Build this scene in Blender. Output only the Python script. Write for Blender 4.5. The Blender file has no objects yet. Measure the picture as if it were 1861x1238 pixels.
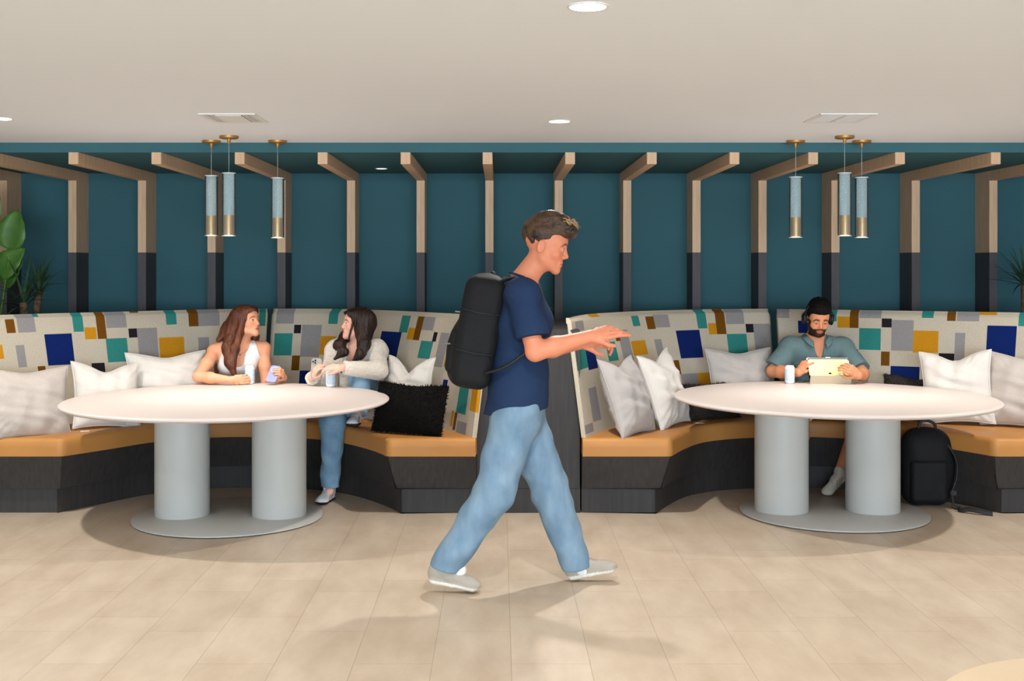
import bpy, bmesh, math, random
import numpy as np
from mathutils import Vector, Matrix
random.seed(7); np.random.seed(7)
PI = math.pi
# ------------------------------------------------------------------ camera, world, lights, exposure
C = bpy.context.scene.collection
sc = bpy.context.scene
CAM_Z = 1.535; FPX = 2150.0; VX = 907.0; VY = 485.0
cd = bpy.data.cameras.new('camera'); cam = bpy.data.objects.new('camera', cd); C.objects.link(cam)
cam.location = (0, 0, CAM_Z); cam.rotation_euler = (PI/2, 0, 0)
cd.sensor_width = 36; cd.lens = FPX/1861*36
cd.shift_x = (930.5-VX)/1861; cd.shift_y = (VY-619)/1861
cd.clip_start = .05; sc.camera = cam
sc.view_settings.view_transform = 'Standard'; sc.view_settings.look = 'None'
sc.view_settings.gamma = 1; sc.view_settings.use_curve_mapping = False
sc.view_settings.exposure = 0.33
w = bpy.data.worlds.new('world'); sc.world = w; w.use_nodes = True
w.node_tree.nodes['Background'].inputs[0].default_value = (.58, .78, 1, 1)
w.node_tree.nodes['Background'].inputs[1].default_value = 1.6

def lamp(name, kind, loc, energy, color, rot=(0, 0, 0), **kw):
    l = bpy.data.lights.new(name, kind); l.energy = energy; l.color = color
    for k, v in kw.items(): setattr(l, k, v)
    o = bpy.data.objects.new(name, l); o.location = loc; o.rotation_euler = rot; C.objects.link(o); return o
CEIL = 2.357; SOF = 2.292
# assumed, unseen daylight: area lamp added at the open room end behind the camera
lamp('assumed_daylight_fill', 'AREA', (1.0, -7.6, 1.3), 900, (.70, .86, 1), (math.radians(90), 0, 0), shape='RECTANGLE', size=8.5, size_y=2.0)
# recessed ceiling downlights on their grid, those out of view assumed
DOWN = [(.28, 3.73), (.34, 6.67), (-2.76, 6.55), (3.55, 6.7), (-2.8, 3.7), (3.4, 3.75), (.3, .8), (-2.8, .8), (3.4, .8)]
for (x, y) in DOWN:
    lamp('downlight_lamp', 'SPOT', (x, y, CEIL-.03), 100, (1, .95, .90), spot_size=math.radians(150), spot_blend=.85, shadow_soft_size=.035)
def P(px, py, D):
    return Vector(((px-VX)/FPX*D, D, CAM_Z-(py-VY)/FPX*D))

# ------------------------------------------------------------------ node materials
def lin(c):
    return tuple(((v/255)/12.92 if v/255 <= .04045 else ((v/255+.055)/1.055)**2.4) for v in c)
def mat(name, col, rough=.6, metal=0, spec=.5, noise=0, nscale=20, stretch=(1, 1, 1), bump=0, bscale=200, bstretch=(1, 1, 1), col2=None, vcol=None, sheen=0, emit=None, estr=0, trans=0, ior=1.45, sss=0):
    m = bpy.data.materials.new(name); m.use_nodes = True; nt = m.node_tree; b = nt.nodes['Principled BSDF']
    b.inputs['Roughness'].default_value = rough; b.inputs['Metallic'].default_value = metal
    b.inputs['Specular IOR Level'].default_value = spec; b.inputs['IOR'].default_value = ior
    b.inputs['Transmission Weight'].default_value = trans; b.inputs['Sheen Weight'].default_value = sheen
    if sss: b.inputs['Subsurface Weight'].default_value = sss; b.inputs['Subsurface Radius'].default_value = (.012, .005, .003); b.inputs['Subsurface Scale'].default_value = 1
    c = lin(col); base = None
    if vcol:
        a = nt.nodes.new('ShaderNodeAttribute'); a.attribute_name = vcol; base = a.outputs['Color']
    b.inputs['Base Color'].default_value = (*c, 1)
    tc = nt.nodes.new('ShaderNodeTexCoord')
    if noise or col2:
        mp = nt.nodes.new('ShaderNodeMapping'); mp.inputs['Scale'].default_value = stretch; nt.links.new(tc.outputs['Object'], mp.inputs[0])
        n = nt.nodes.new('ShaderNodeTexNoise'); n.inputs['Scale'].default_value = nscale; n.inputs['Detail'].default_value = 5; nt.links.new(mp.outputs[0], n.inputs['Vector'])
        r = nt.nodes.new('ShaderNodeValToRGB'); r.color_ramp.elements[0].position = .3; r.color_ramp.elements[1].position = .7
        nt.links.new(n.outputs['Fac'], r.inputs[0])
        if base is None:
            c2 = lin(col2) if col2 else tuple(v*(1-noise) for v in c)
            r.color_ramp.elements[0].color = (*c2, 1); r.color_ramp.elements[1].color = (*c, 1); base = r.outputs[0]
        else:
            r.color_ramp.elements[0].color = (1-noise,)*3+(1,); r.color_ramp.elements[1].color = (1, 1, 1, 1)
            mx = nt.nodes.new('ShaderNodeMix'); mx.data_type = 'RGBA'; mx.blend_type = 'MULTIPLY'; mx.inputs['Factor'].default_value = 1
            nt.links.new(base, mx.inputs['A']); nt.links.new(r.outputs[0], mx.inputs['B']); base = mx.outputs['Result']
    if base is not None: nt.links.new(base, b.inputs['Base Color'])
    if bump:
        mp = nt.nodes.new('ShaderNodeMapping'); mp.inputs['Scale'].default_value = bstretch; nt.links.new(tc.outputs['Object'], mp.inputs[0])
        n = nt.nodes.new('ShaderNodeTexNoise'); n.inputs['Scale'].default_value = bscale; n.inputs['Detail'].default_value = 3; nt.links.new(mp.outputs[0], n.inputs['Vector'])
        bp = nt.nodes.new('ShaderNodeBump'); bp.inputs['Strength'].default_value = bump; bp.inputs['Distance'].default_value = .01
        nt.links.new(n.outputs['Fac'], bp.inputs['Height']); nt.links.new(bp.outputs[0], b.inputs['Normal'])
    if emit: b.inputs['Emission Color'].default_value = (*lin(emit), 1); b.inputs['Emission Strength'].default_value = estr
    return m

def floor_mat():
    m = bpy.data.materials.new('floor_tile'); m.use_nodes = True; nt = m.node_tree; N = nt.nodes; L = nt.links; b = N['Principled BSDF']
    tc = N.new('ShaderNodeTexCoord'); mp = N.new('ShaderNodeMapping'); mp.inputs['Rotation'].default_value = (0, 0, PI/2); mp.inputs['Location'].default_value = (.1, -.047, 0)
    L.new(tc.outputs['Object'], mp.inputs[0])
    br = N.new('ShaderNodeTexBrick'); br.offset = .33; br.inputs['Scale'].default_value = 1; br.inputs['Brick Width'].default_value = .61; br.inputs['Row Height'].default_value = .305
    br.inputs['Mortar Size'].default_value = .0016; br.inputs['Mortar Smooth'].default_value = .4
    br.inputs['Color1'].default_value = (*lin((208, 193, 173)), 1); br.inputs['Color2'].default_value = (*lin((201, 185, 164)), 1); br.inputs['Mortar'].default_value = (*lin((168, 152, 132)), 1)
    L.new(mp.outputs[0], br.inputs['Vector'])
    m2 = N.new('ShaderNodeMapping'); m2.inputs['Scale'].default_value = (2.2, .8, 1); L.new(tc.outputs['Object'], m2.inputs[0])
    n = N.new('ShaderNodeTexNoise'); n.inputs['Scale'].default_value = 2.4; n.inputs['Detail'].default_value = 8; n.inputs['Roughness'].default_value = .62; L.new(m2.outputs[0], n.inputs['Vector'])
    r = N.new('ShaderNodeValToRGB'); r.color_ramp.elements[0].position = .32; r.color_ramp.elements[1].position = .68
    r.color_ramp.elements[0].color = (.80, .76, .72, 1); r.color_ramp.elements[1].color = (1, 1, 1, 1); L.new(n.outputs['Fac'], r.inputs[0])
    mx = N.new('ShaderNodeMix'); mx.data_type = 'RGBA'; mx.blend_type = 'MULTIPLY'; mx.inputs['Factor'].default_value = 1
    L.new(br.outputs['Color'], mx.inputs['A']); L.new(r.outputs[0], mx.inputs['B']); L.new(mx.outputs['Result'], b.inputs['Base Color'])
    b.inputs['Roughness'].default_value = .42; b.inputs['Specular IOR Level'].default_value = .35
    return m

M = {}
M['floor'] = floor_mat()
M['ceiling'] = mat('ceiling_paint', (232, 236, 240), .9, spec=.2)
M['white'] = mat('white_metal', (228, 226, 222), .5)
M['teal'] = mat('teal_paint', (62, 104, 112), .75, spec=.25, noise=.08, nscale=2)
M['wall'] = mat('side_wall_paint', (205, 200, 194), .9)
M['oak'] = mat('oak_veneer', (228, 192, 156), .55, col2=(204, 166, 130), nscale=3, stretch=(22, 22, 1.2), bump=.05, bscale=60)
M['oak_beam'] = mat('oak_veneer_beam', (226, 190, 154), .55, col2=(198, 160, 124), nscale=3, stretch=(22, 22, 1.2), bump=.05, bscale=60)
M['charcoal'] = mat('charcoal_laminate', (84, 78, 80), .6, col2=(70, 65, 67), nscale=4, stretch=(20, 20, 1))
M['darkwood'] = mat('dark_wood', (56, 52, 50), .6, col2=(44, 41, 39), nscale=3, stretch=(16, 16, 1.2), bump=.05, bscale=40)
M['leather'] = mat('tan_leather', (192, 133, 70), .5, spec=.4, noise=.10, nscale=4, bump=.04, bscale=300)
M['fabric'] = mat('patchwork_fabric', (210, 200, 182), .95, spec=.1, vcol='Col', noise=.20, nscale=160, bump=.25, bscale=420)
M['fabric_plain'] = mat('cream_piping', (214, 204, 186), .9)
M['tabletop'] = mat('tabletop_laminate', (216, 204, 196), .42, spec=.35)
M['tablebase'] = mat('table_column_paint', (184, 184, 179), .42, spec=.4)
M['shadowgap'] = mat('gap_shade_and_emblem_black', (18, 17, 16), .7)
M['brass'] = mat('brushed_brass', (186, 144, 88), .48, metal=.9, bump=.05, bscale=80, bstretch=(1, 1, .05))
M['cord'] = mat('clear_cord', (190, 196, 196), .4)
M['rim'] = mat('glass_rim', (225, 230, 230), .25)
M['led'] = mat('downlight_lens', (255, 250, 240), .5, emit=(255, 250, 240), estr=14)
M['led_off'] = mat('downlight_lens_dim', (255, 250, 240), .5, emit=(255, 250, 240), estr=1.2)
M['led_warm'] = mat('pendant_lens', (255, 240, 215), .5, emit=(255, 236, 205), estr=8)
M['leaf'] = mat('broad_leaf', (84, 128, 50), .45, col2=(62, 100, 36), nscale=8)
M['leaf_dark'] = mat('narrow_leaf', (66, 92, 58), .5, col2=(42, 66, 40), nscale=8)
M['bark'] = mat('trunk_bark', (120, 98, 72), .9, col2=(60, 46, 34), nscale=30, bump=.5, bscale=40)
M['pot'] = mat('grey_planter', (70, 70, 68), .7)
M['soil'] = mat('soil', (48, 38, 30), .95)
M['linen_white'] = mat('white_linen', (216, 209, 200), .95, spec=.1, noise=.05, nscale=90, bump=.25, bscale=380, sheen=.2)
M['linen_beige'] = mat('beige_linen', (192, 181, 171), .95, spec=.1, noise=.07, nscale=90, bump=.25, bscale=380, sheen=.2)
M['linen_grey'] = mat('grey_linen', (178, 171, 166), .95, spec=.1, noise=.06, nscale=90, bump=.25, bscale=380, sheen=.2)
M['boucle_black'] = mat('black_boucle', (22, 20, 17), .95, spec=.15, noise=.4, nscale=60, bump=1, bscale=120)
M['boucle_grey'] = mat('charcoal_boucle', (58, 53, 49), .95, spec=.15, noise=.4, nscale=60, bump=1, bscale=120)
M['black_cloth'] = mat('black_nylon', (20, 20, 21), .75, spec=.3, bump=.15, bscale=200)
M['black_trim'] = mat('black_webbing', (34, 34, 35), .6, bump=.2, bscale=300)
M['grey_trim'] = mat('reflective_strip', (120, 122, 124), .4)
M['silver'] = mat('silver_metal', (190, 190, 190), .3, metal=1)
M['can'] = mat('white_can', (232, 236, 238), .35, spec=.5)
M['canlabel'] = mat('pale_blue_can_print', (206, 224, 236), .4, noise=.28, nscale=60, stretch=(1, 1, 2.2))
M['phone_blue'] = mat('lavender_phone_case', (140, 146, 182), .4)
M['phone_grey'] = mat('taupe_phone_case', (158, 146, 134), .35)
M['screen'] = mat('black_glass', (12, 12, 14), .12)
M['gold_case'] = mat('gold_tablet_back', (226, 206, 142), .38, metal=.3)
M['flap'] = mat('taupe_tablet_cover', (188, 174, 150), .6)
M['hp'] = mat('black_headphone_plastic', (20, 20, 22), .4)
M['ottoman'] = mat('beige_tabletop', (214, 196, 168), .6, col2=(206, 186, 156), nscale=3)
M['tag'] = mat('white_tag', (235, 232, 226), .8)

# ------------------------------------------------------------------ object helpers
def link(name, me, m=None, parent=None, smooth=False):
    o = bpy.data.objects.new(name, me); C.objects.link(o)
    if m is not None and not me.materials: me.materials.append(m)
    if parent is not None: o.parent = parent
    if smooth: me.shade_smooth()
    return o
def fin(name, bm, m, parent=None, smooth=False, bevel=0, origin=None):
    bmesh.ops.recalc_face_normals(bm, faces=bm.faces)
    if bevel:
        es = [e for e in bm.edges if len(e.link_faces) == 2 and e.calc_face_angle(0) > .6]
        bmesh.ops.bevel(bm, geom=es, offset=bevel, segments=2, affect='EDGES', clamp_overlap=True)
    if origin is not None: bmesh.ops.translate(bm, verts=bm.verts, vec=-Vector(origin))
    me = bpy.data.meshes.new(name); bm.to_mesh(me); bm.free()
    o = link(name, me, m, parent, smooth)
    if origin is not None: o.location = origin
    return o
def tag(o, label=None, cat=None, group=None, kind=None):
    if label: o['label'] = label
    if cat: o['category'] = cat
    if group: o['group'] = group
    if kind: o['kind'] = kind
    return o
def thing(name, label, cat, loc=(0, 0, 0), rz=0, group=None):
    o = bpy.data.objects.new(name, None); o.empty_display_size = .1; C.objects.link(o)
    o.location = loc; o.rotation_euler = (0, 0, rz); return tag(o, label, cat, group)
def box(bm, x0, x1, y0, y1, z0, z1):
    v = [bm.verts.new(p) for p in ((x0,y0,z0),(x1,y0,z0),(x1,y1,z0),(x0,y1,z0),(x0,y0,z1),(x1,y0,z1),(x1,y1,z1),(x0,y1,z1))]
    for f in ((0,3,2,1),(4,5,6,7),(0,1,5,4),(1,2,6,5),(2,3,7,6),(3,0,4,7)): bm.faces.new([v[i] for i in f])
    return v
def boxo(name, x0, x1, y0, y1, z0, z1, m, parent=None, bevel=0, smooth=False):
    bm = bmesh.new(); box(bm, x0, x1, y0, y1, z0, z1); return fin(name, bm, m, parent, smooth, bevel)
def lathe(bm, prof, n=48, c=(0, 0, 0)):
    rings = []
    for r, z in prof:
        if r < 1e-6: rings.append([bm.verts.new((c[0], c[1], c[2]+z))])
        else: rings.append([bm.verts.new((c[0]+r*math.cos(2*PI*i/n), c[1]+r*math.sin(2*PI*i/n), c[2]+z)) for i in range(n)])
    for a, b in zip(rings, rings[1:]):
        if len(a) == 1 and len(b) == 1: continue
        for i in range(n):
            j = (i+1) % n
            if len(a) == 1: bm.faces.new((a[0], b[i], b[j]))
            elif len(b) == 1: bm.faces.new((a[i], a[j], b[0]))
            else: bm.faces.new((a[i], a[j], b[j], b[i]))
def latheo(name, prof, m, parent=None, n=48, c=(0, 0, 0), smooth=True):
    bm = bmesh.new(); lathe(bm, prof, n, c); o = fin(name, bm, m, parent, False)
    if smooth:
        o.data.shade_smooth(); md = o.modifiers.new('edge', 'EDGE_SPLIT'); md.split_angle = math.radians(38)
    return o
def tube(bm, pts, rad, n=8, cap=True, flat=None):
    pts = [Vector(p) for p in pts]; rs = rad if isinstance(rad, (list, tuple)) else [rad]*len(pts)
    rings = []; up = Vector((0, 0, 1)); prev = None
    for i, p in enumerate(pts):
        t = (pts[min(i+1, len(pts)-1)]-pts[max(i-1, 0)]).normalized()
        if prev is None:
            a = t.cross(up if abs(t.z) < .9 else Vector((1, 0, 0))).normalized()
        else: a = (prev-t*prev.dot(t)).normalized()
        prev = a; b = t.cross(a)
        fb = 1 if flat is None else flat
        rings.append([bm.verts.new(p+a*rs[i]*math.cos(2*PI*k/n)+b*rs[i]*fb*math.sin(2*PI*k/n)) for k in range(n)])
    for r0, r1 in zip(rings, rings[1:]):
        for k in range(n): bm.faces.new((r0[k], r0[(k+1) % n], r1[(k+1) % n], r1[k]))
    if cap: bm.faces.new(rings[0]); bm.faces.new(rings[-1][::-1])
def tubeo(name, pts, rad, m, parent=None, n=8, flat=None):
    bm = bmesh.new(); tube(bm, pts, rad, n, True, flat); return fin(name, bm, m, parent, True)
def catmull(pts, n=8, closed=False):
    out = []; pts = [Vector(p) for p in pts]; N = len(pts)
    rng = N if closed else N-1
    for i in range(rng):
        g = (lambda k: pts[k % N]) if closed else (lambda k: pts[max(0, min(N-1, k))])
        p0, p1, p2, p3 = g(i-1), g(i), g(i+1), g(i+2)
        for k in range(n):
            t = k/n
            out.append(.5*((2*p1)+(-p0+p2)*t+(2*p0-5*p1+4*p2-p3)*t*t+(-p0+3*p1-3*p2+p3)*t*t*t))
    if not closed: out.append(pts[-1].copy())
    return out
# ------------------------------------------------------------------ the room
def struct(name, *a, **k):
    o = boxo(name, *a, **k); return tag(o, kind='structure')
XL, XR = -5.2, 5.2; YW = 9.60; YF = 7.83
struct('floor', XL, XR, -8, YW+.1, -.1, 0, M['floor'])
struct('ceiling', XL, XR, -8, YF, CEIL, CEIL+.1, M['ceiling'])
struct('ceiling_soffit', XL, XR, YF, YW+.1, SOF, CEIL+.1, M['teal'])
struct('wall_back', XL, XR, YW, YW+.1, 0, SOF, M['teal'])
struct('wall_left', XL-.1, XL, -8, YW+.1, 0, CEIL+.1, M['wall'])
struct('wall_right', XR, XR+.1, -8, YW+.1, 0, CEIL+.1, M['wall'])
# teal returns closing the alcove at both ends
struct('wall_alcove_left', XL, XL+.12, YF, YW, 0, SOF, M['teal'])
struct('wall_alcove_right', XR-.12, XR, YF, YW, 0, SOF, M['teal'])

# ------------------------------------------------------------------ timber ribs: post (oak above, charcoal below) and beam under the soffit
ORD = ['first', 'second', 'third', 'fourth', 'fifth', 'sixth', 'seventh', 'eighth', 'ninth', 'tenth', 'eleventh', 'twelfth', 'thirteenth', 'fourteenth', 'fifteenth', 'sixteenth']
posts = [-2, 124, 250.5, 377, 504, 630.5, 757, 882, 1008, 1132.5, 1258.5, 1378.5, 1511, 1657, 1798]
YP = 9.32; W = .064
near = {0: 'behind the big leaf plant at the left edge', 1: 'right of the plant by the left edge', 14: 'at the far right end of the wall'}
for i, px in enumerate(posts):
    x = (px-VX)/FPX*YP
    if i == 0: lab = 'oak and charcoal wall rib behind the broad leaf plant at the left edge'
    elif i == len(posts)-1: lab = 'oak and charcoal wall rib nearest the right edge of the photo'
    else: lab = 'oak and charcoal ceiling-to-wall rib, %s from the left of the row' % ORD[i]
    t = thing('timber_rib', lab, 'wall rib', (x+W/2, YP, 0), 0, 'timber ribs along the teal wall')
    bm = bmesh.new(); box(bm, -W/2, W/2, 0, YW-YP, 0, 1.648); fin('lower_post', bm, M['charcoal'], t, bevel=.0015)
    bm = bmesh.new(); box(bm, -W/2, W/2, 0, YW-YP, 1.648, SOF); fin('upper_post', bm, M['oak'], t, bevel=.0015)
    bm = bmesh.new(); box(bm, -W/2, W/2, YF-.012-YP, 0, SOF-.078, SOF); fin('beam', bm, M['oak_beam'], t, bevel=.0015)

# ------------------------------------------------------------------ curved seats, bases and backs
def offset(poly, d):
    out = []; n = len(poly)
    for i, p in enumerate(poly):
        p = Vector(p); a = (p-Vector(poly[i-1])).normalized() if i else None; b = (Vector(poly[i+1])-p).normalized() if i < n-1 else None
        na = Vector((-a.y, a.x)) if a is not None else None; nb = Vector((-b.y, b.x)) if b is not None else None
        if na is None: v = nb
        elif nb is None: v = na
        else:
            v = (na+nb); v = v/max(.35, v.length_squared/2)
        out.append(p+v*d)
    return out
def smooth2(pts, n=6): return [Vector((p.x, p.y)) for p in catmull([(x, y, 0) for x, y in pts], n)]
# seat front edges (left to right), corner points kept sharp
LF = [Vector((-4.6, 7.28)), Vector((-2.69, 7.28))] + smooth2([(-2.69, 7.28), (-2.48, 7.60), (-2.30, 7.88), (-2.02, 8.07), (-1.69, 8.12), (-1.32, 8.05), (-1.06, 7.87), (-.825, 7.55), (-.69, 7.28)])[1:] + [Vector((-.145, 7.28))]
RF = [Vector((.515, 7.28)), Vector((1.06, 7.28))] + smooth2([(1.06, 7.28), (1.19, 7.58), (1.37, 7.88), (1.66, 8.06), (2.05, 8.13), (2.38, 8.04), (2.64, 7.86), (2.88, 7.60), (3.05, 7.28)])[1:] + [Vector((4.7, 7.28))]
def prism(name, front, back, z0, z1, m, parent=None, bevel=0, taper=None):
    bm = bmesh.new()
    top = [bm.verts.new((p.x, p.y, z1)) for p in front+back]
    fb = taper if taper else front
    bot = [bm.verts.new((p.x, p.y, z0)) for p in list(fb)+back]
    n = len(top)
    from mathutils.geometry import tessellate_polygon
    for vs_ in (top, bot):
        for tri in tessellate_polygon([[v.co.copy() for v in vs_]]):
            bm.faces.new([vs_[k] for k in tri])
    for i in range(n): bm.faces.new((bot[i], bot[(i+1) % n], top[(i+1) % n], top[i]))
    bmesh.ops.recalc_face_normals(bm, faces=bm.faces)
    if bevel:
        nf = len(front); es = []
        for i in range(nf-1):
            e = bm.edges.get((top[i], top[i+1]));
            if e: es.append(e)
            if 0 < i < nf-1 and (front[i]-front[i-1]).angle(front[i+1]-front[i]) > .5:
                e = bm.edges.get((bot[i], top[i])); es.append(e)
        bmesh.ops.bevel(bm, geom=es, offset=bevel, segments=5, affect='EDGES', clamp_overlap=False)
    o = fin(name, bm, m, parent); o.data.shade_smooth(); md = o.modifiers.new('edge', 'WEIGHTED_NORMAL' if bevel else 'EDGE_SPLIT')
    if not bevel: md.split_angle = math.radians(32)
    return o
# backrest inner face: bottom and top curves (world x, y)
CT_L1 = [(-3.72, 7.15), (-3.30, 7.80), (-2.95, 8.16), (-2.74, 8.33), (-2.30, 8.72), (-1.98, 8.92), (-1.755, 9.0)]
CB_L1 = [(-3.55, 7.10), (-3.14, 7.70), (-2.82, 8.03), (-2.62, 8.20), (-2.22, 8.56), (-1.95, 8.72), (-1.755, 8.78)]
CT_L2 = [(-1.735, 9.0), (-1.285, 8.95), (-.825, 8.62), (-.449, 8.18), (-.30, 7.98), (-.16, 7.68), (-.075, 7.38)]
CB_L2 = [(-1.735, 8.78), (-1.32, 8.70), (-.95, 8.42), (-.62, 8.03), (-.46, 7.84), (-.27, 7.55), (-.16, 7.30)]
CT_R1 = [(.445, 7.38), (.53, 7.68), (.66, 8.0), (.82, 8.24), (1.10, 8.55), (1.60, 8.86), (2.065, 8.97)]
CB_R1 = [(.53, 7.30), (.64, 7.55), (.79, 7.84), (.98, 8.08), (1.24, 8.38), (1.66, 8.65), (2.065, 8.76)]
CT_R2 = [(2.085, 8.92), (2.40, 8.80), (2.77, 8.62), (3.12, 8.46), (3.67, 8.20), (4.15, 7.85)]
CB_R2 = [(2.085, 8.74), (2.36, 8.63), (2.70, 8.45), (3.03, 8.28), (3.53, 8.00), (3.97, 7.65)]
COL = {'c': (198, 186, 166), 'T': (52, 132, 124), 'B': (112, 70, 18), 'G': (148, 143, 142), 'N': (16, 36, 96), 'M': (200, 138, 28), 'K': (38, 34, 38)}
RECTS = {
 'L1': [('B',11,27,579,605),('G',31,64,578,603),('M',-25,6,627,653),('G',32,47.5,626,668),('N',84,134,607,664),('B',70,84,666,700),('T',133,151,575,604),('M',154,175,595,616),('B',175,192,566,616),('G',193,230,572,596),('K',233,249,597,614),('T',194,232,615,657),('G',251,288,597,660),('K',168,191,659,690),('T',301.5,320,569,590),('M',290,335,614,650),('B',343,359.5,562,594),('G',360,398.6,567,592),('G',361.5,380,613,665),('T',471,483,566,592),('M',485,499,585,604),('N',405,440,596,640),('T',440,455,640,670),('T',28,71,565,577),('B',240,255,560,569.5)],
 'L2': [('G',502,535,565,588),('K',534,547.5,590,606),('G',548,582,591,648),('T',498,531,605,645),('T',597,614,568,588),('M',581,609,611,645),('B',530,544,647,673),('N',543,572,674,720),('N',688,724,602,656),('T',728,743,573,604),('M',741,753,596,618),('B',755,767,574,618),('G',768,789,577,601),('K',787,794,603,620),('T',762,784,619,652),('G',794,810,604,668),('M',810,817,625,668),('G',668,677,575,600),('T',833,850,690,752),('M',856,870,704,749),('G',829,847,765,790),('N',804,812,690,712),('M',819,824,745,775),('B',824,829,750,782)],
 'R1': [('G',1046,1061,583,601),('M',1077,1093,565,577),('T',1046,1066,622,673),('N',1066,1083,620,671),('G',1073,1088,702,768),('G',1063,1079,771,788),('T',1103,1121,621,656),('B',1118,1126,601,619),('G',1128,1146,600,655),('T',1149,1162,574,594),('B',1175,1189,574,598),('M',1149,1175,619,645),('G',1187,1216,572,596),('G',1194,1207,617,660),('N',1232,1275,599,651),('T',1267,1284,568,597),('M',1287,1303,588,608),('B',1301,1319,566,607),('G',1319,1352,567,589),('K',1355,1369,588,604),('T',1323,1358,606,645),('G',1371,1406,588,648),('B',1225,1236.5,654,680),('G',1239,1269,680,702),('M',1269,1299,677,702)],
 'R2': [('G',1413,1434,568,578),('N',1451,1470,583,605),('T',1505,1521,565,583),('M',1522,1544,576,595),('B',1544,1561,565,595),('G',1562,1602,570,579),('K',1603,1620,580,596),('G',1620,1660,581,638),('T',1561,1600,596,636),('B',1601,1617,638,664),('N',1618,1671,666,705),('G',1567,1578,663,700),('K',1553,1560,636,647),('T',1676,1696,565,577),('M',1660,1705,602,641),('B',1721,1737,572,584),('G',1738,1780,573,584),('G',1735,1754,605,655),('M',1767,1812,560,573),('N',1794,1847,592,650),('T',1851,1880,575,593),('K',1706,1734,643,660)]}
ZB0, ZB1 = .478, 1.205
def backrest(key, ct, cb, label, flip_n):
    n = 10
    T = [Vector((p.x, p.y, ZB1)) for p in catmull([(x, y, 0) for x, y in ct], n)]
    B = [Vector((p.x, p.y, ZB0)) for p in catmull([(x, y, 0) for x, y in cb], n)]
    m = len(T)-1
    def S(u, t):
        f = max(0, min(m-1e-6, u*m)); i = int(f); a = f-i
        return (B[i].lerp(B[i+1], a)).lerp(T[i].lerp(T[i+1], a), t)
    us = np.linspace(0, 1, 401); ts = np.linspace(0, 1, 81)
    G = np.array([[(lambda q: (VX+q.x/q.y*FPX, VY+(CAM_Z-q.z)/q.y*FPX))(S(u, t)) for t in ts] for u in us])
    def inv(px, py):
        d = (G[:, :, 0]-px)**2+(G[:, :, 1]-py)**2; k = np.unravel_index(np.argmin(d), d.shape); return us[k[0]], ts[k[1]]
    rc = []
    for (c, x0, x1, y0, y1) in RECTS[key]:
        xc, yc = (x0+x1)/2, (y0+y1)/2
        ua, ub = inv(x0, yc)[0], inv(x1, yc)[0]; ta, tb = inv(xc, y1)[1], inv(xc, y0)[1]
        if y0 < 570 or (tb > .985): tb = 1.0
        rc.append((c, min(ua, ub), max(ua, ub), ta, tb, y0))
    U = sorted(set([round(float(v), 4) for v in np.linspace(0, 1, 61)]+[round(float(v), 4) for r in rc for v in (r[1], r[2])]))
    V = sorted(set([round(float(v), 4) for v in np.linspace(0, 1, 9)]+[round(float(v), 4) for r in rc for v in (r[3], r[4])]))
    # profile across: face rows, rounded top, back
    def nrm(u):
        a, b = S(max(0, u-.01), .5), S(min(1, u+.01), .5); d = b-a; v = Vector((-d.y, d.x, 0)).normalized(); return v
    bm = bmesh.new(); cl = bm.loops.layers.float_color.new('Col'); rows = []
    R = .03
    for u in U:
        nv = nrm(u); row = []
        # puffed front face, softly rounded at the seams between panels
        e = min(u, 1-u)*m*.06; e = min(1, e/.035) if e < .035 else 1
        pin = (1-e)**2*.022
        ue = (u if key == 'R1' else 1-u) if key in ('R1', 'L2') else 1; TH = .085*min(1, .16+ue*3.0); R2 = min(R, TH*.45)
        for t in V:
            k = min(1, (1-t)*(ZB1-ZB0)/R2) if (1-t)*(ZB1-ZB0) < R2 else 1
            p = S(u, t)+nv*(R2*(1-math.sqrt(max(0, 1-(1-k)**2)))+pin)
            p.z -= (1-e)**2*.02*t
            row.append(p)
        tp = S(u, 1)
        for a in (30, 60, 90): row.append(tp+nv*(R2+(TH-2*R2)*a/90+pin)+Vector((0, 0, .012*math.sin(math.radians(a*2))+.0)))
        q = S(u, 1)+nv*TH; q.z -= .03; row.append(q)
        q = S(u, 0)+nv*(TH+(.06 if ue > .3 else 0)); row.append(q)
        rows.append([bm.verts.new(p) for p in row])
    def col(uc, tc):
        for (c, a, b, t0, t1, y0) in rc:
            if a <= uc <= b and t0 <= tc <= t1: return COL[c]
        return COL['c']
    nV = len(V)
    for i in range(len(U)-1):
        for j in range(len(rows[0])-1):
            f = bm.faces.new((rows[i][j], rows[i+1][j], rows[i+1][j+1], rows[i][j+1]))
            uc = (U[i]+U[i+1])/2; tc = (V[j]+V[j+1])/2 if j < nV-1 else 1.0
            c = col(uc, min(tc, .9999 if j < nV-1 else 1.0)); c = (*lin(c), 1)
            for l in f.loops: l[cl] = c
    for k in (0, -1):
        r = rows[k]; f = bm.faces.new(r if k else r[::-1]);
        for l in f.loops: l[cl] = (*lin(COL['c']), 1)
    bmesh.ops.recalc_face_normals(bm, faces=bm.faces)
    me = bpy.data.meshes.new('backrest_cushion'); bm.to_mesh(me); bm.free()
    o = link('backrest_cushion', me, M['fabric']); me.shade_smooth(); md = o.modifiers.new('e', 'EDGE_SPLIT'); md.split_angle = math.radians(50)
    tag(o, label, 'cushion', 'patchwork backrest panels of the booths')
    # welt piping along the seam edges
    cpts = []
    for t in np.linspace(.02, .97, 12): cpts.append(S(0 if flip_n else 1, t)+nrm(0 if flip_n else 1)*.02)
    return o
backrest('L1', CT_L1, CB_L1, 'patchwork fabric backrest panel left of the long-haired woman in the left booth', False)
backrest('L2', CT_L2, CB_L2, 'patchwork fabric backrest panel behind the woman in the fluffy cardigan', True)
backrest('R1', CT_R1, CB_R1, 'patchwork fabric backrest panel of the right booth, next to the dark divider', False)
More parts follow.
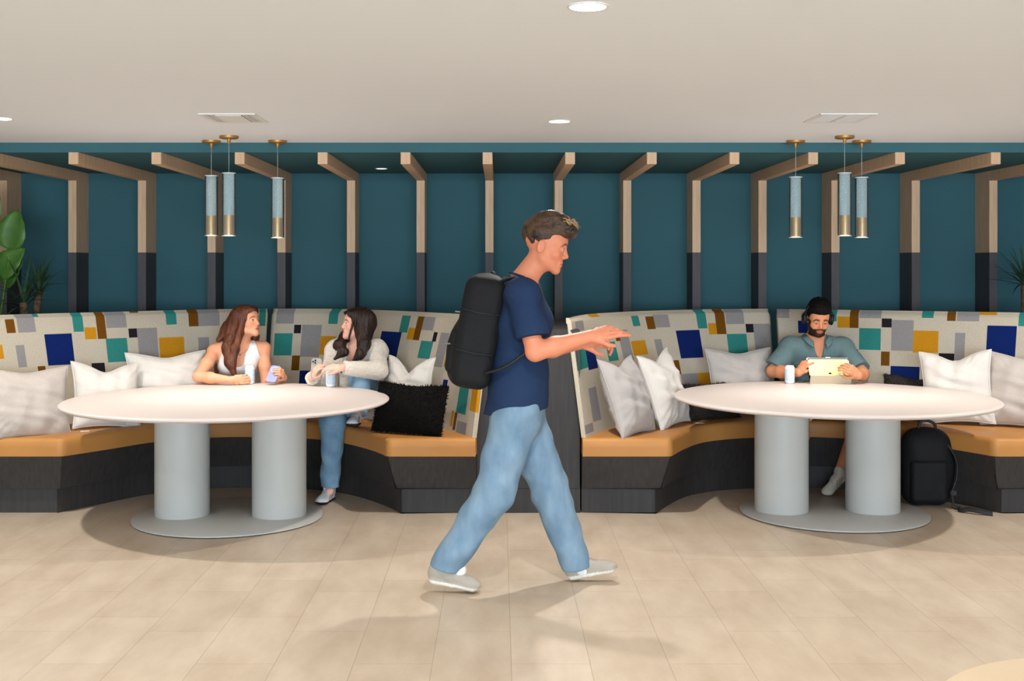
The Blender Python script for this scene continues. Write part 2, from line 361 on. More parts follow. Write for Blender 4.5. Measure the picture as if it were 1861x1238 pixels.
backrest('R2', CT_R2, CB_R2, 'patchwork fabric backrest panel behind the man, running to the right edge', True)
def vv(l): return [Vector(p) for p in l]
def fillet(poly, r=.035):
    out = [poly[0]]
    for i in range(1, len(poly)-1):
        a, p, b = poly[i-1], poly[i], poly[i+1]
        if (p-a).angle(b-p) > .5:
            q0 = p+(a-p).normalized()*r; q1 = p+(b-p).normalized()*r
            for k in range(6):
                t = k/5; out.append(q0*(1-t)**2+p*2*t*(1-t)+q1*t*t)
        else: out.append(p)
    return out+[poly[-1]]
def cushion(F, backpts, z0, z1, r=.032):
    from mathutils.geometry import tessellate_polygon
    bm = bmesh.new(); rings = []
    prof = [(.004, z0), (0, z0+.006), (-.004, (z0+z1)/2)]+[(r*(1-math.cos(a)), z1-r*(1-math.sin(a))) for a in np.linspace(0, PI/2, 7)]
    FF = fillet(F)
    for d, z in prof:
        rings.append([bm.verts.new((p.x, p.y, z)) for p in offset(FF, d)])
    for a, b in zip(rings, rings[1:]):
        for i in range(len(a)-1): bm.faces.new((a[i], a[i+1], b[i+1], b[i]))
    bt = [bm.verts.new((p.x, p.y, z1)) for p in backpts]; bb = [bm.verts.new((p.x, p.y, z0)) for p in backpts]
    for vs_ in (rings[-1]+bt, rings[0]+bb):
        for tri in tessellate_polygon([[v.co.copy() for v in vs_]]): bm.faces.new([vs_[k] for k in tri])
    n = len(bt)
    for i in range(n-1): bm.faces.new((bt[i], bt[i+1], bb[i+1], bb[i]))
    bm.faces.new([rg[-1] for rg in rings]+[bt[0], bb[0]]); bm.faces.new([rg[0] for rg in rings]+[bt[-1], bb[-1]])
    o = fin('seat_cushion', bm, M['leather']); o.data.shade_smooth()
    md = o.modifiers.new('s', 'EDGE_SPLIT'); md.split_angle = math.radians(50)
    md = o.modifiers.new('wn', 'WEIGHTED_NORMAL'); md.weight = 100; return o
def bench(F, backpts, name, lab_seat, lab_base, grp_s, grp_b):
    s = cushion(F, backpts, .365, .478); tag(s, lab_seat, 'seat cushion', grp_s)
    t = thing('bench_base', lab_base, 'bench', (0, 0, 0), 0, grp_b)
    prism('front_panel', offset(F, .012), backpts, .155, .362, M['darkwood'], t, taper=offset(F, .075))
    prism('toe_kick', offset(F, .105), backpts, 0, .152, M['darkwood'], t)
bench(LF, vv([(-.145, 7.36), (-.10, 7.55), (-.2, 7.9), (-.38, 8.2), (-.75, 8.65), (-1.25, 9.02), (-1.75, 9.10), (-2.05, 8.98), (-2.40, 8.78), (-2.85, 8.42), (-3.4, 7.88), (-3.75, 7.45), (-4.6, 7.45)]), 'left',
      'long curved tan leather seat cushion of the left booth', 'dark wood plinth under the left booth seat', 'tan leather booth seats', 'dark wood booth plinths')
bench(RF, vv([(4.7, 7.65), (4.25, 7.9), (3.75, 8.28), (3.15, 8.55), (2.45, 8.88), (2.07, 9.05), (1.56, 8.95), (1.03, 8.63), (.75, 8.3), (.6, 8.05), (.515, 7.85)]), 'right',
      'long curved tan leather seat cushion of the right booth', 'dark wood plinth under the right booth seat', 'tan leather booth seats', 'dark wood booth plinths')
# divider between the two booths, dark wood, with a planter let into its top
t = thing('booth_divider', 'tall dark wood divider between the two booths, behind the walking man', 'divider', (.19, 7.38, 0))
bm = bmesh.new()
A = [(-.14, 7.385), (.505, 7.385), (.47, 7.75), (.62, 8.3), (.9, 8.75), (-.5, 8.75), (-.25, 8.3), (-.08, 7.75)]
top = [bm.verts.new((x-.19, y-7.38, 1.143)) for x, y in A]; bot = [bm.verts.new((x-.19, y-7.38, 0)) for x, y in A]
bm.faces.new(top); bm.faces.new(bot[::-1])
for i in range(8): bm.faces.new((bot[i], bot[(i+1) % 8], top[(i+1) % 8], top[i]))
fin('divider_body', bm, M['darkwood'], t, bevel=.003)
boxo('plinth_strip', -.33, .315, -.006, .0, 0, .15, M['darkwood'], t)

# ------------------------------------------------------------------ tables
def table(x, y, label, colx):
    t = thing('round_table', label, 'table', (x, y, 0), 0, 'round white tables with twin columns')
    latheo('tabletop', [(0, .73), (.955, .73), (.972, .727), (.98, .721), (.98, .714), (.965, .703), (.90, .694), (0, .694)], M['tabletop'], t, 128)
    latheo('base_plate', [(0, .016), (.566, .016), (.572, .012), (.572, .006), (0, .006)], M['tablebase'], t, 96)
    latheo('shadow_gap_disc', [(0, .006), (.56, .006), (.56, .0), (0, .0)], M['shadowgap'], t, 64)  # black disc paints the shade in the gap under the base plate
    for cx in colx:
        latheo('column', [(0, .016), (.164, .016), (.165, .02), (.165, .694), (0, .694)], M['tablebase'], t, 64, (cx, .02, 0))
table(-1.657, 7.24, 'round white two-column table of the two women in the left booth', (-.287, .308))
table(2.082, 7.37, 'round white two-column table in front of the man with the tablet', (-.318, .252))
t = thing('low_round_table', 'low round beige table cut off by the bottom right corner', 'table', (1.556, 2.81, 0))
latheo('tabletop', [(0, .45), (.478, .45), (.487, .444), (.487, .432), (.47, .425), (0, .425)], M['ottoman'], t, 96)
latheo('pedestal', [(0, 0), (.26, 0), (.26, .012), (.05, .03), (.04, .2), (.05, .425), (0, .425)], M['tablebase'], t, 48)

# ------------------------------------------------------------------ pendants
def glass_mat():
    m = bpy.data.materials.new('seeded_glass'); m.use_nodes = True; nt = m.node_tree; N = nt.nodes; L = nt.links
    for n in list(N): N.remove(n)
    out = N.new('ShaderNodeOutputMaterial'); tr = N.new('ShaderNodeBsdfTransparent'); gl = N.new('ShaderNodeBsdfGlossy'); tl = N.new('ShaderNodeBsdfTranslucent'); df = N.new('ShaderNodeBsdfDiffuse')
    tr.inputs[0].default_value = (.90, .95, .96, 1); gl.inputs['Roughness'].default_value = .08; gl.inputs[0].default_value = (.95, .97, 1, 1)
    tl.inputs[0].default_value = (.65, .70, .72, 1); df.inputs[0].default_value = (.52, .57, .58, 1)
    tc = N.new('ShaderNodeTexCoord'); no = N.new('ShaderNodeTexVoronoi'); no.inputs['Scale'].default_value = 90; L.new(tc.outputs['Object'], no.inputs['Vector'])
    rp = N.new('ShaderNodeValToRGB'); rp.color_ramp.elements[0].position = .12; rp.color_ramp.elements[1].position = .3
    rp.color_ramp.elements[0].color = (.75, .75, .75, 1); rp.color_ramp.elements[1].color = (.36, .36, .36, 1); L.new(no.outputs['Distance'], rp.inputs[0])
    a = N.new('ShaderNodeAddShader'); L.new(tl.outputs[0], a.inputs[0]); L.new(df.outputs[0], a.inputs[1])
    m1 = N.new('ShaderNodeMixShader'); L.new(rp.outputs[0], m1.inputs[0]); L.new(tr.outputs[0], m1.inputs[1]); L.new(a.outputs[0], m1.inputs[2])
    fr = N.new('ShaderNodeFresnel'); fr.inputs[0].default_value = 1.3; m2 = N.new('ShaderNodeMixShader'); L.new(fr.outputs[0], m2.inputs[0]); L.new(m1.outputs[0], m2.inputs[1]); L.new(gl.outputs[0], m2.inputs[2])
    L.new(m2.outputs[0], out.inputs[0]); return m
def clear_mat():
    m = bpy.data.materials.new('clear_glass'); m.use_nodes = True; nt = m.node_tree; N = nt.nodes; L = nt.links
    for n in list(N): N.remove(n)
    out = N.new('ShaderNodeOutputMaterial'); tr = N.new('ShaderNodeBsdfTransparent'); gl = N.new('ShaderNodeBsdfGlossy'); tr.inputs[0].default_value = (.93, .96, .96, 1); gl.inputs['Roughness'].default_value = .05
    fr = N.new('ShaderNodeFresnel'); fr.inputs[0].default_value = 1.22; m2 = N.new('ShaderNodeMixShader'); L.new(fr.outputs[0], m2.inputs[0])
    tl = N.new('ShaderNodeBsdfTranslucent'); df = N.new('ShaderNodeBsdfDiffuse'); tl.inputs[0].default_value = (.8, .88, .9, 1); df.inputs[0].default_value = (.8, .88, .9, 1)
    a = N.new('ShaderNodeAddShader'); L.new(tl.outputs[0], a.inputs[0]); L.new(df.outputs[0], a.inputs[1])
    m1 = N.new('ShaderNodeMixShader'); m1.inputs[0].default_value = .05; L.new(tr.outputs[0], m1.inputs[1]); L.new(a.outputs[0], m1.inputs[2]); L.new(m1.outputs[0], m2.inputs[1]); L.new(gl.outputs[0], m2.inputs[2]); L.new(m2.outputs[0], out.inputs[0]); return m
M['glass'] = glass_mat(); M['clear'] = clear_mat()
def pendant(px, y, z1, z0, label, grp):
    x = (px-VX)/FPX*y
    t = thing('pendant_light', label, 'pendant light', (x, y, CEIL), 0, grp)
    latheo('ceiling_canopy', [(0, 0), (.06, 0), (.06, -.014), (.052, -.018), (.012, -.02), (.0085, -.045), (.004, -.05), (0, -.05)], M['brass'], t, 40)
    tubeo('cord', [(0, 0, -.05), (0, 0, z1-CEIL)], .0014, M['cord'], t, 6)
    a, b = z1-CEIL, z0-CEIL
    g = latheo('glass_cylinder', [(.0425, a), (.043, a-.002), (.043, b), (.040, b), (.040, a-.004), (.0425, a)], M['clear'], t, 40)
    latheo('seeded_core', [(0, a-.004), (.0375, a-.004), (.0375, b+.13), (0, b+.13)], M['glass'], t, 32)
    latheo('top_cap', [(0, a+.002), (.0425, a+.002), (.043, a-.004), (0, a-.004)], M['rim'], t, 40)
    latheo('brass_sleeve', [(0, b+.13), (.0315, b+.13), (.0315, b+.006), (.027, b+.004), (0, b+.01)], M['brass'], t, 40)
    latheo('light_lens', [(0, b+.003), (.027, b+.003), (.027, b+.005), (0, b+.005)], M['led_warm'], t, 24)
    latheo('bottom_rim', [(.0425, b+.003), (.0435, b-.001), (.039, b-.001), (.039, b+.003), (.0425, b+.003)], M['rim'], t, 40)
    lamp('pendant_lamp', 'SPOT', (x, y, z0-.012), 16.5, (1, .93, .88), spot_size=math.radians(112), spot_blend=.9, shadow_soft_size=.03)
pendant(384, 7.70, 2.127, 1.737, 'glass cylinder pendant with brass end, leftmost over the women\'s table', 'glass pendants over the left table')
pendant(416, 7.43, 2.123, 1.729, 'glass cylinder pendant with brass end, middle and nearest over the women\'s table', 'glass pendants over the left table')
pendant(504.5, 7.70, 2.112, 1.723, 'glass cylinder pendant with brass end, rightmost over the women\'s table', 'glass pendants over the left table')
pendant(1446, 7.70, 2.118, 1.726, 'glass cylinder pendant with brass end, leftmost above the man', 'glass pendants over the right table')
pendant(1535, 7.43, 2.123, 1.729, 'glass cylinder pendant with brass end, nearest of the close pair above the man', 'glass pendants over the right table')
pendant(1566, 7.70, 2.116, 1.725, 'glass cylinder pendant with brass end, rightmost above the man', 'glass pendants over the right table')
# ------------------------------------------------------------------ recessed lights and vents
labs = {0: 'round recessed ceiling light cut by the top edge of the photo', 1: 'round recessed ceiling light above the walking man, nearer the wall', 2: 'round recessed ceiling light just showing at the left edge'}
for i, (x, y) in enumerate(DOWN[:3]):
    t = thing('recessed_light', labs[i], 'ceiling light', (x, y, CEIL), 0, 'recessed ceiling lights')
    latheo('trim_ring', [(.059, 0), (.066, 0), (.066, -.003), (.058, -.004), (.059, 0)], M['white'], t, 40)
    latheo('lens', [(0, -.002), (.058, -.002), (.058, .001), (0, .001)], M['led'], t, 40)
t = thing('recessed_light', 'small recessed light in the teal soffit between two ribs', 'ceiling light', ((693-VX)/FPX*9.1, 9.1, SOF), 0, 'recessed ceiling lights')
latheo('trim_ring', [(.042, 0), (.049, 0), (.049, -.003), (.041, -.004), (.042, 0)], M['white'], t, 40)
latheo('lens', [(0, -.002), (.041, -.002), (.041, .001), (0, .001)], M['led_off'], t, 40)
def vent(x, y, label, kind):
    t = thing('air_vent', label, 'air vent', (x, y, CEIL), 0, 'ceiling air vents')
    w = .152; z = -.006
    bm = bmesh.new()
    for a in ((-w, w, -.185, -.16), (-w, w, .16, .185), (-w, -w+.025, -.16, .16), (w-.025, w, -.16, .16)): box(bm, *a, z, 0)
    fin('frame', bm, M['white'], t)
    boxo('backing', -w+.02, w-.02, -.165, .165, -.0015, 0, M['grey_trim'], t)
    bm = bmesh.new()
    if kind == 0:
        box(bm, -.07, .07, -.15, .15, -.009, -.004)
        for k in range(3):
            for s in (-1, 1): box(bm, s*(.082+k*.018)-.005, s*(.082+k*.018)+.005, -.155, .155, -.006, -.002)
    else:
        box(bm, -.008, .008, -.16, .16, -.007, -.002)
        for k in range(16):
            yy = -.15+k*.02; box(bm, -.128, -.012, yy, yy+.009, -.006, -.002); box(bm, .012, .128, yy, yy+.009, -.006, -.002)
    fin('louvre', bm, M['white'], t)
vent((425-VX)/330, 6.52, 'white ceiling vent with a plain centre panel, over the left table', 0)
vent((1526-VX)/330, 6.52, 'white two-bank louvred ceiling vent, over the right table', 1)
# ------------------------------------------------------------------ pillows
def pillow(name, w, h, th, ctr, nrm_yaw, lean, roll, m, label, seed, sag=.0, fuzzy=0, pipe=True, group=None, pinch=.10, curve=0):
    rnd = random.Random(seed); N = 34
    ph = [rnd.uniform(0, 6.28) for _ in range(12)]
    t = thing(name, label, 'pillow', ctr, 0, group)
    R = Matrix.Rotation(nrm_yaw, 4, 'Z') @ Matrix.Rotation(lean, 4, 'X') @ Matrix.Rotation(roll, 4, 'Y')
    t.rotation_euler = R.to_euler()
    def pos(u, v, side):
        eu, ev = 1-abs(u)**2.2, 1-abs(v)**2.2
        cu = 1-pinch*(1-v*v); cv = 1-pinch*(1-u*u)
        x = u*w/2*cu; z = v*h/2*cv
        if sag and v > -.5: z -= sag*math.exp(-(u/.42)**2)*max(0, (v+.5)/1.5)**1.5
        prof = (max(0, 1-abs(u)**2.4))**.55*(max(0, 1-abs(v)**2.4))**.55
        y = th/2*prof
        wr = .0085*(math.sin(9*u+5*v+ph[0])*math.sin(7*v-3*u+ph[1])+.7*math.sin(16*u*v+ph[2])+.5*math.sin(14*v+ph[3]+4*u))*prof
        # gathered folds near the seam
        edge = (1-prof)*prof*4
        wr += .0028*math.sin(26*z/h*2+5*u+ph[7])*prof+.0055*math.sin(30*math.atan2(v, u)+ph[4])*edge*(.5+.5*math.sin(3*math.atan2(v, u)+ph[5]))
        y += wr*(0 if fuzzy else 1)
        y = y*side + curve*(u*u)
        return Vector((x, y, z))
    bm = bmesh.new()
    for s in (-1, 1):
        g = [[bm.verts.new(pos(math.sin(PI/2*(2*i/N-1))*.5+.5*(2*i/N-1), math.sin(PI/2*(2*j/N-1))*.5+.5*(2*j/N-1), s)) for j in range(N+1)] for i in range(N+1)]
        for i in range(N):
            for j in range(N):
                f = (g[i][j], g[i+1][j], g[i+1][j+1], g[i][j+1]); bm.faces.new(f if s < 0 else f[::-1])
    bmesh.ops.remove_doubles(bm, verts=bm.verts, dist=.0004)
    if fuzzy:
        bm.normal_update(); vs = list(bm.faces)
        for k in range(fuzzy):
            f = rnd.choice(vs); c = f.calc_center_median(); n = f.normal
            c = c+Vector((rnd.gauss(0, .005), 0, rnd.gauss(0, .005)))
            d = (n+Vector((rnd.gauss(0, .8), rnd.gauss(0, .8), rnd.gauss(0, .8)))).normalized()
            l = rnd.uniform(.006, .013); a = d.orthogonal().normalized()*.0022; b = d.cross(a)
            q = [bm.verts.new(c+a-n*.003), bm.verts.new(c-a-n*.003), bm.verts.new(c+b+d*l)]; bm.faces.new(q)
            q2 = [bm.verts.new(c+b-n*.003), bm.verts.new(c-b-n*.003), bm.verts.new(c+a+d*l)]; bm.faces.new(q2)
    me = bpy.data.meshes.new('pillow_cover'); bm.to_mesh(me); bm.free(); me.materials.append(m); me.shade_smooth()
    o = link('pillow_cover', me, None, t)
    if pipe:
        pts = []
        K = 26
        for i in range(K): pts.append(pos(-1+2*i/K, -1, 0))
        for i in range(K): pts.append(pos(1, -1+2*i/K, 0))
        for i in range(K): pts.append(pos(1-2*i/K, 1, 0))
        for i in range(K+1): pts.append(pos(-1, 1-2*i/K, 0))
        tubeo('piping', pts, .0045, m, t, 6)
    return t
rd = math.radians
G1 = 'throw pillows in the left booth'; G2 = 'throw pillows in the right booth'
pillow('throw_pillow', .54, .47, .21, (-2.98, 7.46, .672), rd(38), rd(-16), rd(2), M['linen_beige'], 'big beige linen pillow leaning over the seat front at the left edge', 1, .02, group=G1)
pillow('throw_pillow', .45, .45, .18, (-2.60, 7.83, .685), rd(38), rd(-20), rd(5), M['linen_white'], 'off-white pillow beside the big beige one, tag at its lower corner', 2, .05, group=G1)
pillow('throw_pillow', .56, .50, .20, (-2.30, 8.22, .70), rd(30), rd(-14), rd(0), M['linen_white'], 'off-white pillow at the elbow of the long-haired woman', 3, .025, group=G1)
pillow('throw_pillow', .42, .42, .18, (-.615, 7.95, .725), rd(-38), rd(-12), rd(0), M['linen_white'], 'white pillow with a dented top edge, behind the black fuzzy one', 4, .10, group=G1)
pillow('lumbar_pillow', .51, .32, .17, (-.565, 7.50, .635), rd(-26), rd(-16), rd(1), M['boucle_black'], 'black fuzzy lumbar pillow on the right end of the left booth seat', 5, .01, fuzzy=9000, pipe=False, group='fuzzy dark lumbar pillows', pinch=.03)
pillow('throw_pillow', .47, .52, .20, (.815, 7.54, .71), rd(57), rd(-20), rd(0), M['linen_grey'], 'greyish pillow nearest the dark divider in the right booth', 6, .05, group=G2)
pillow('throw_pillow', .46, .52, .19, (1.10, 7.88, .72), rd(56), rd(-18), rd(-4), M['linen_white'], 'bright white pillow between the greyish one and the right table', 7, .06, group=G2)
pillow('throw_pillow', .52, .48, .16, (1.73, 8.46, .715), rd(16), rd(-12), rd(0), M['linen_grey'], 'grey-beige pillow at the elbow of the man with headphones', 8, .02, group=G2)
pillow('lumbar_pillow', .48, .26, .13, (1.46, 8.235, .60), rd(28), rd(-22), rd(0), M['boucle_grey'], 'dark fuzzy lumbar pillow half hidden by the right table, left of the man', 9, .01, fuzzy=6000, pipe=False, group='fuzzy dark lumbar pillows', pinch=.03)
pillow('lumbar_pillow', .44, .31, .14, (2.89, 8.19, .632), rd(-22), rd(-16), rd(0), M['boucle_grey'], 'charcoal fuzzy lumbar pillow sticking up behind the table, right of the man', 10, .03, fuzzy=6000, pipe=False, group='fuzzy dark lumbar pillows', pinch=.03)
pillow('throw_pillow', .46, .50, .18, (3.075, 7.95, .725), rd(-26), rd(-14), rd(-4), M['linen_white'], 'white pillow with a pointed corner, at the right end of the right table', 11, .05, group=G2)
pillow('throw_pillow', .52, .50, .20, (3.47, 7.80, .715), rd(-30), rd(-14), rd(3), M['linen_beige'], 'beige pillow cut off by the right edge of the photo', 12, .02, group=G2)
# small sewn tags
boxo('t', 0, 0.001, 0, .001, 0, .001, M['tag']) if False else None
def fabric_tag(p, s, label):
    bm = bmesh.new(); box(bm, -s/2, s/2, -s*.3, s*.3, 0, .0015); o = fin('care_tag', bm, M['tag'], None); o.location = p; o.rotation_euler = (0, 0, .3)
    return tag(o, label, 'tag')
fabric_tag((-2.66, 7.60, .4785), .055, 'white cloth care tag on the seat below the off-white pillow')
fabric_tag((1.352, 8.0, .4785), .06, 'small white tag on the tan seat left of the right table columns')

# ------------------------------------------------------------------ cans
def can(x, y, label):
    t = thing('drink_can', label, 'can', (x, y, .73), 0, 'white drink cans')
    latheo('can_body', [(0, .001), (.024, .001), (.027, .004), (.0325, .012), (.033, .016), (.033, .106), (.032, .112), (.0265, .121), (.0265, .124), (.025, .124), (.0245, .120), (0, .119)], M['can'], t, 40)
    latheo('printed_band', [(.0331, .018), (.0334, .02), (.0334, .100), (.0331, .102)], M['canlabel'], t, 40)
    bm = bmesh.new(); lathe(bm, [(0, .1195), (.007, .1195), (.007, .1215), (0, .1215)], 12, (.004, 0, 0)); fin('pull_tab', bm, M['silver'], t)
can(-1.713, 8.125, 'white drink can in the hand of the long-haired woman')
can(-1.128, 7.93, 'white drink can by itself in front of the woman in the cardigan')
can(2.005, 8.16, 'white drink can beside the man\'s tablet')

# ------------------------------------------------------------------ plants
def blade(bm, p0, d, L, w, droop, n=7, fold=.25, wp=.45):
    p = Vector(p0); d = Vector(d).normalized(); prev = None
    for i in range(n+1):
        t = i/n; ww = w*math.sin(PI*min(1, .06+t**wp*.94))**.8 if t < 1 else 0
        side = d.cross(Vector((0, 0, 1))); side = side.normalized() if side.length > .01 else Vector((1, 0, 0)); nn = side.cross(d).normalized()
        cur = (bm.verts.new(p-side*ww-nn*0+nn*ww*fold), bm.verts.new(p), bm.verts.new(p+side*ww+nn*ww*fold))
        if prev:
            bm.faces.new((prev[0], prev[1], cur[1], cur[0])); bm.faces.new((prev[1], prev[2], cur[2], cur[1]))
        prev = cur; p = p+d*(L/n); d = (d+Vector((0, 0, -droop/n))).normalized()
def pot(t, r, h, z=0):
    latheo('pot', [(0, z), (r*.8, z), (r, z+h), (r*.92, z+h), (r*.9, z+h-.03), (0, z+h-.03)], M['pot'], t, 32)
    latheo('soil', [(0, z+h-.02), (r*.9, z+h-.02), (0, z+h-.025)], M['soil'], t, 24)
# broad-leaf plant at the left
t = thing('broad_leaf_plant', 'tall plant with big green paddle leaves at the left edge', 'plant', (-3.92, 8.9, 0))
pot(t, .17, .38)
lv = [((.05, -.02), P(18, 455, 8.75), P(26, 385, 8.7), .115), ((0, 0), P(-2, 500, 8.8), P(34, 455, 8.7), .10), ((.02, .03), P(-25, 420, 8.8), P(-20, 330, 8.7), .12), ((-.02, 0), P(-40, 470, 8.8), P(-75, 430, 8.6), .12), ((.03, .05), P(8, 520, 8.9), P(30, 478, 8.75), .07)]
org = Vector((-3.92, 8.9, 0))
for (b, a, tip, w) in lv:
    a = a-org; tip = tip-org
    s = tubeo('leaf_stem', catmull([(b[0], b[1], .36), (b[0]*1.5+a.x*.3, b[1]+a.y*.2, a.z*.6), a], 6), [.008]*12+[.006], M['leaf'], t, 6)
    d = tip-a; bm = bmesh.new()
    n = 10; side = d.cross(Vector((0, -1, .25))).normalized(); nn = side.cross(d).normalized(); prev = None
    for i in range(n+1):
        q = i/n; ww = w*(math.sin(PI*q**.75)**.7) if 0 < q < 1 else .002
        p = a+d*q*1.05+nn*(-.05*q*q)
        cur = [bm.verts.new(p+side*ww*s_+nn*(abs(s_)*ww*.3+.006*math.sin(q*25)*abs(s_))) for s_ in (-1, -.5, 0, .5, 1)]
        if prev:
            for k in range(4): bm.faces.new((prev[k], prev[k+1], cur[k+1], cur[k]))
        prev = cur
    o = fin('leaf', bm, M['leaf'], t, True); md = o.modifiers.new('s', 'SOLIDIFY'); md.thickness = .0015
def spiky(name, label, loc, potr, poth, trunk, crowns, seed, m, parts_trunk=True):
    rnd = random.Random(seed); t = thing(name, label, 'plant', loc); pot(t, potr, poth)
    for (cx, cy, cz, L, n, w) in crowns:
        if trunk:
            bm = bmesh.new(); tube(bm, [(0, 0, poth-.03), (cx*.4, cy*.4, (poth+cz)/2), (cx, cy, cz)], [.03, .027, .03], 10)
            fin('trunk', bm, M['bark'], t, True)
        for k in range(n):
            a = rnd.uniform(0, 2*PI); e = rnd.uniform(.15, 1.35)
            bm = bmesh.new(); blade(bm, (cx, cy, cz+rnd.uniform(-.05, .02)), (math.cos(a)*math.cos(e), math.sin(a)*math.cos(e), math.sin(e)), L*rnd.uniform(.7, 1.1), w, rnd.uniform(.3, 1.1))
            o = fin('leaf', bm, m, t, True)
    return t
spiky('yucca_plant', 'dark yucca with a rough trunk standing behind the leftmost backrest', (-3.50, 8.78, 0), .16, .36, True, [(-.02, -.02, 1.27, .34, 26, .013), (.06, .06, 1.36, .34, 20, .012)], 3, M['leaf_dark'])
spiky('yucca_plant', 'dark spiky plant in the shade at the right edge', (3.98, 8.95, 0), .15, .36, True, [(.0, 0, 1.42, .36, 30, .011)], 8, M['leaf_dark'])
t = spiky('areca_palm', 'small palm on the divider, leaves showing around the walking man\'s neck', (.16, 8.35, 1.143), .09, .13, False, [(0, 0, .13, .31, 48, .008)], 5, M['leaf'])
# ------------------------------------------------------------------ organic surfaces: smooth union of tapered limbs, meshed with surface nets
f32 = np.float32
def A(v): return np.array(v, dtype=np.float64)
def nz(v): v = A(v); return v/np.linalg.norm(v)
class Pr:
    def __init__(s, lo, hi, fn, k, op): s.lo, s.hi, s.fn, s.k, s.op, s.cuts = A(lo), A(hi), fn, k, op, []
    def cut(s, pt, n): s.cuts.append((A(pt), nz(n))); return s
def cone(a, ra, b, rb, k=.012, op='u'):
    a, b = A(a), A(b); d = b-a; L2 = float(d@d)+1e-9
    def fn(x, y, z):
        t = np.clip(((x-a[0])*d[0]+(y-a[1])*d[1]+(z-a[2])*d[2])/L2, 0, 1)
        return np.sqrt((x-a[0]-t*d[0])**2+(y-a[1]-t*d[1])**2+(z-a[2]-t*d[2])**2)-(ra+(rb-ra)*t)
    return Pr(np.minimum(a-ra, b-rb), np.maximum(a+ra, b+rb), fn, k, op)
def chain(pts, rs, k=.012, op='u'):
    return [cone(pts[i], rs[i], pts[i+1], rs[i+1], k, op) for i in range(len(pts)-1)]
def ell(c, r, R=None, k=.015, op='u'):
    c, r = A(c), A(r); R = np.eye(3) if R is None else R; m = max(r)
    ext = np.abs(R)@r
    def fn(x, y, z):
        dx, dy, dz = x-c[0], y-c[1], z-c[2]
        p = [(R[0, i]*dx+R[1, i]*dy+R[2, i]*dz) for i in range(3)]
        k0 = np.sqrt(sum((p[i]/r[i])**2 for i in range(3)))+1e-6
        k1 = np.sqrt(sum((p[i]/r[i]**2)**2 for i in range(3)))+1e-6
        return k0*(k0-1)/k1
    return Pr(c-ext, c+ext, fn, k, op)
def econe(a, ra, b, rb, side, k=.02, op='u', end=1.0):
    a, b = A(a), A(b); L = float(np.linalg.norm(b-a))+1e-6; w_ = (b-a)/L; u = A(side); u = nz(u-w_*(u@w_)); v = np.cross(w_, u)
    m = max(max(ra), max(rb))
    def fn(x, y, z):
        dx, dy, dz = x-a[0], y-a[1], z-a[2]
        pw = dx*w_[0]+dy*w_[1]+dz*w_[2]; t = np.clip(pw/L, 0, 1); ex = pw-t*L
        rx = ra[0]+(rb[0]-ra[0])*t; ry = ra[1]+(rb[1]-ra[1])*t; rm = np.minimum(rx, ry)
        pu = dx*u[0]+dy*u[1]+dz*u[2]; pv = dx*v[0]+dy*v[1]+dz*v[2]
        q = np.sqrt((pu/rx)**2+(pv/ry)**2+(ex/(rm*end))**2)
        return (q-1)*rm
    return Pr(np.minimum(a, b)-m, np.maximum(a, b)+m, fn, k, op)
def rbox(c, half, r, R=None, k=.01, op='u'):
    c, hf = A(c), A(half); R = np.eye(3) if R is None else R; ext = np.abs(R)@hf
    def fn(x, y, z):
        dx, dy, dz = x-c[0], y-c[1], z-c[2]
        q = [np.abs(R[0, i]*dx+R[1, i]*dy+R[2, i]*dz)-hf[i]+r for i in range(3)]
        return np.sqrt(sum(np.maximum(v, 0)**2 for v in q))+np.minimum(np.maximum(np.maximum(q[0], q[1]), q[2]), 0)-r
    return Pr(c-ext, c+ext, fn, k, op)
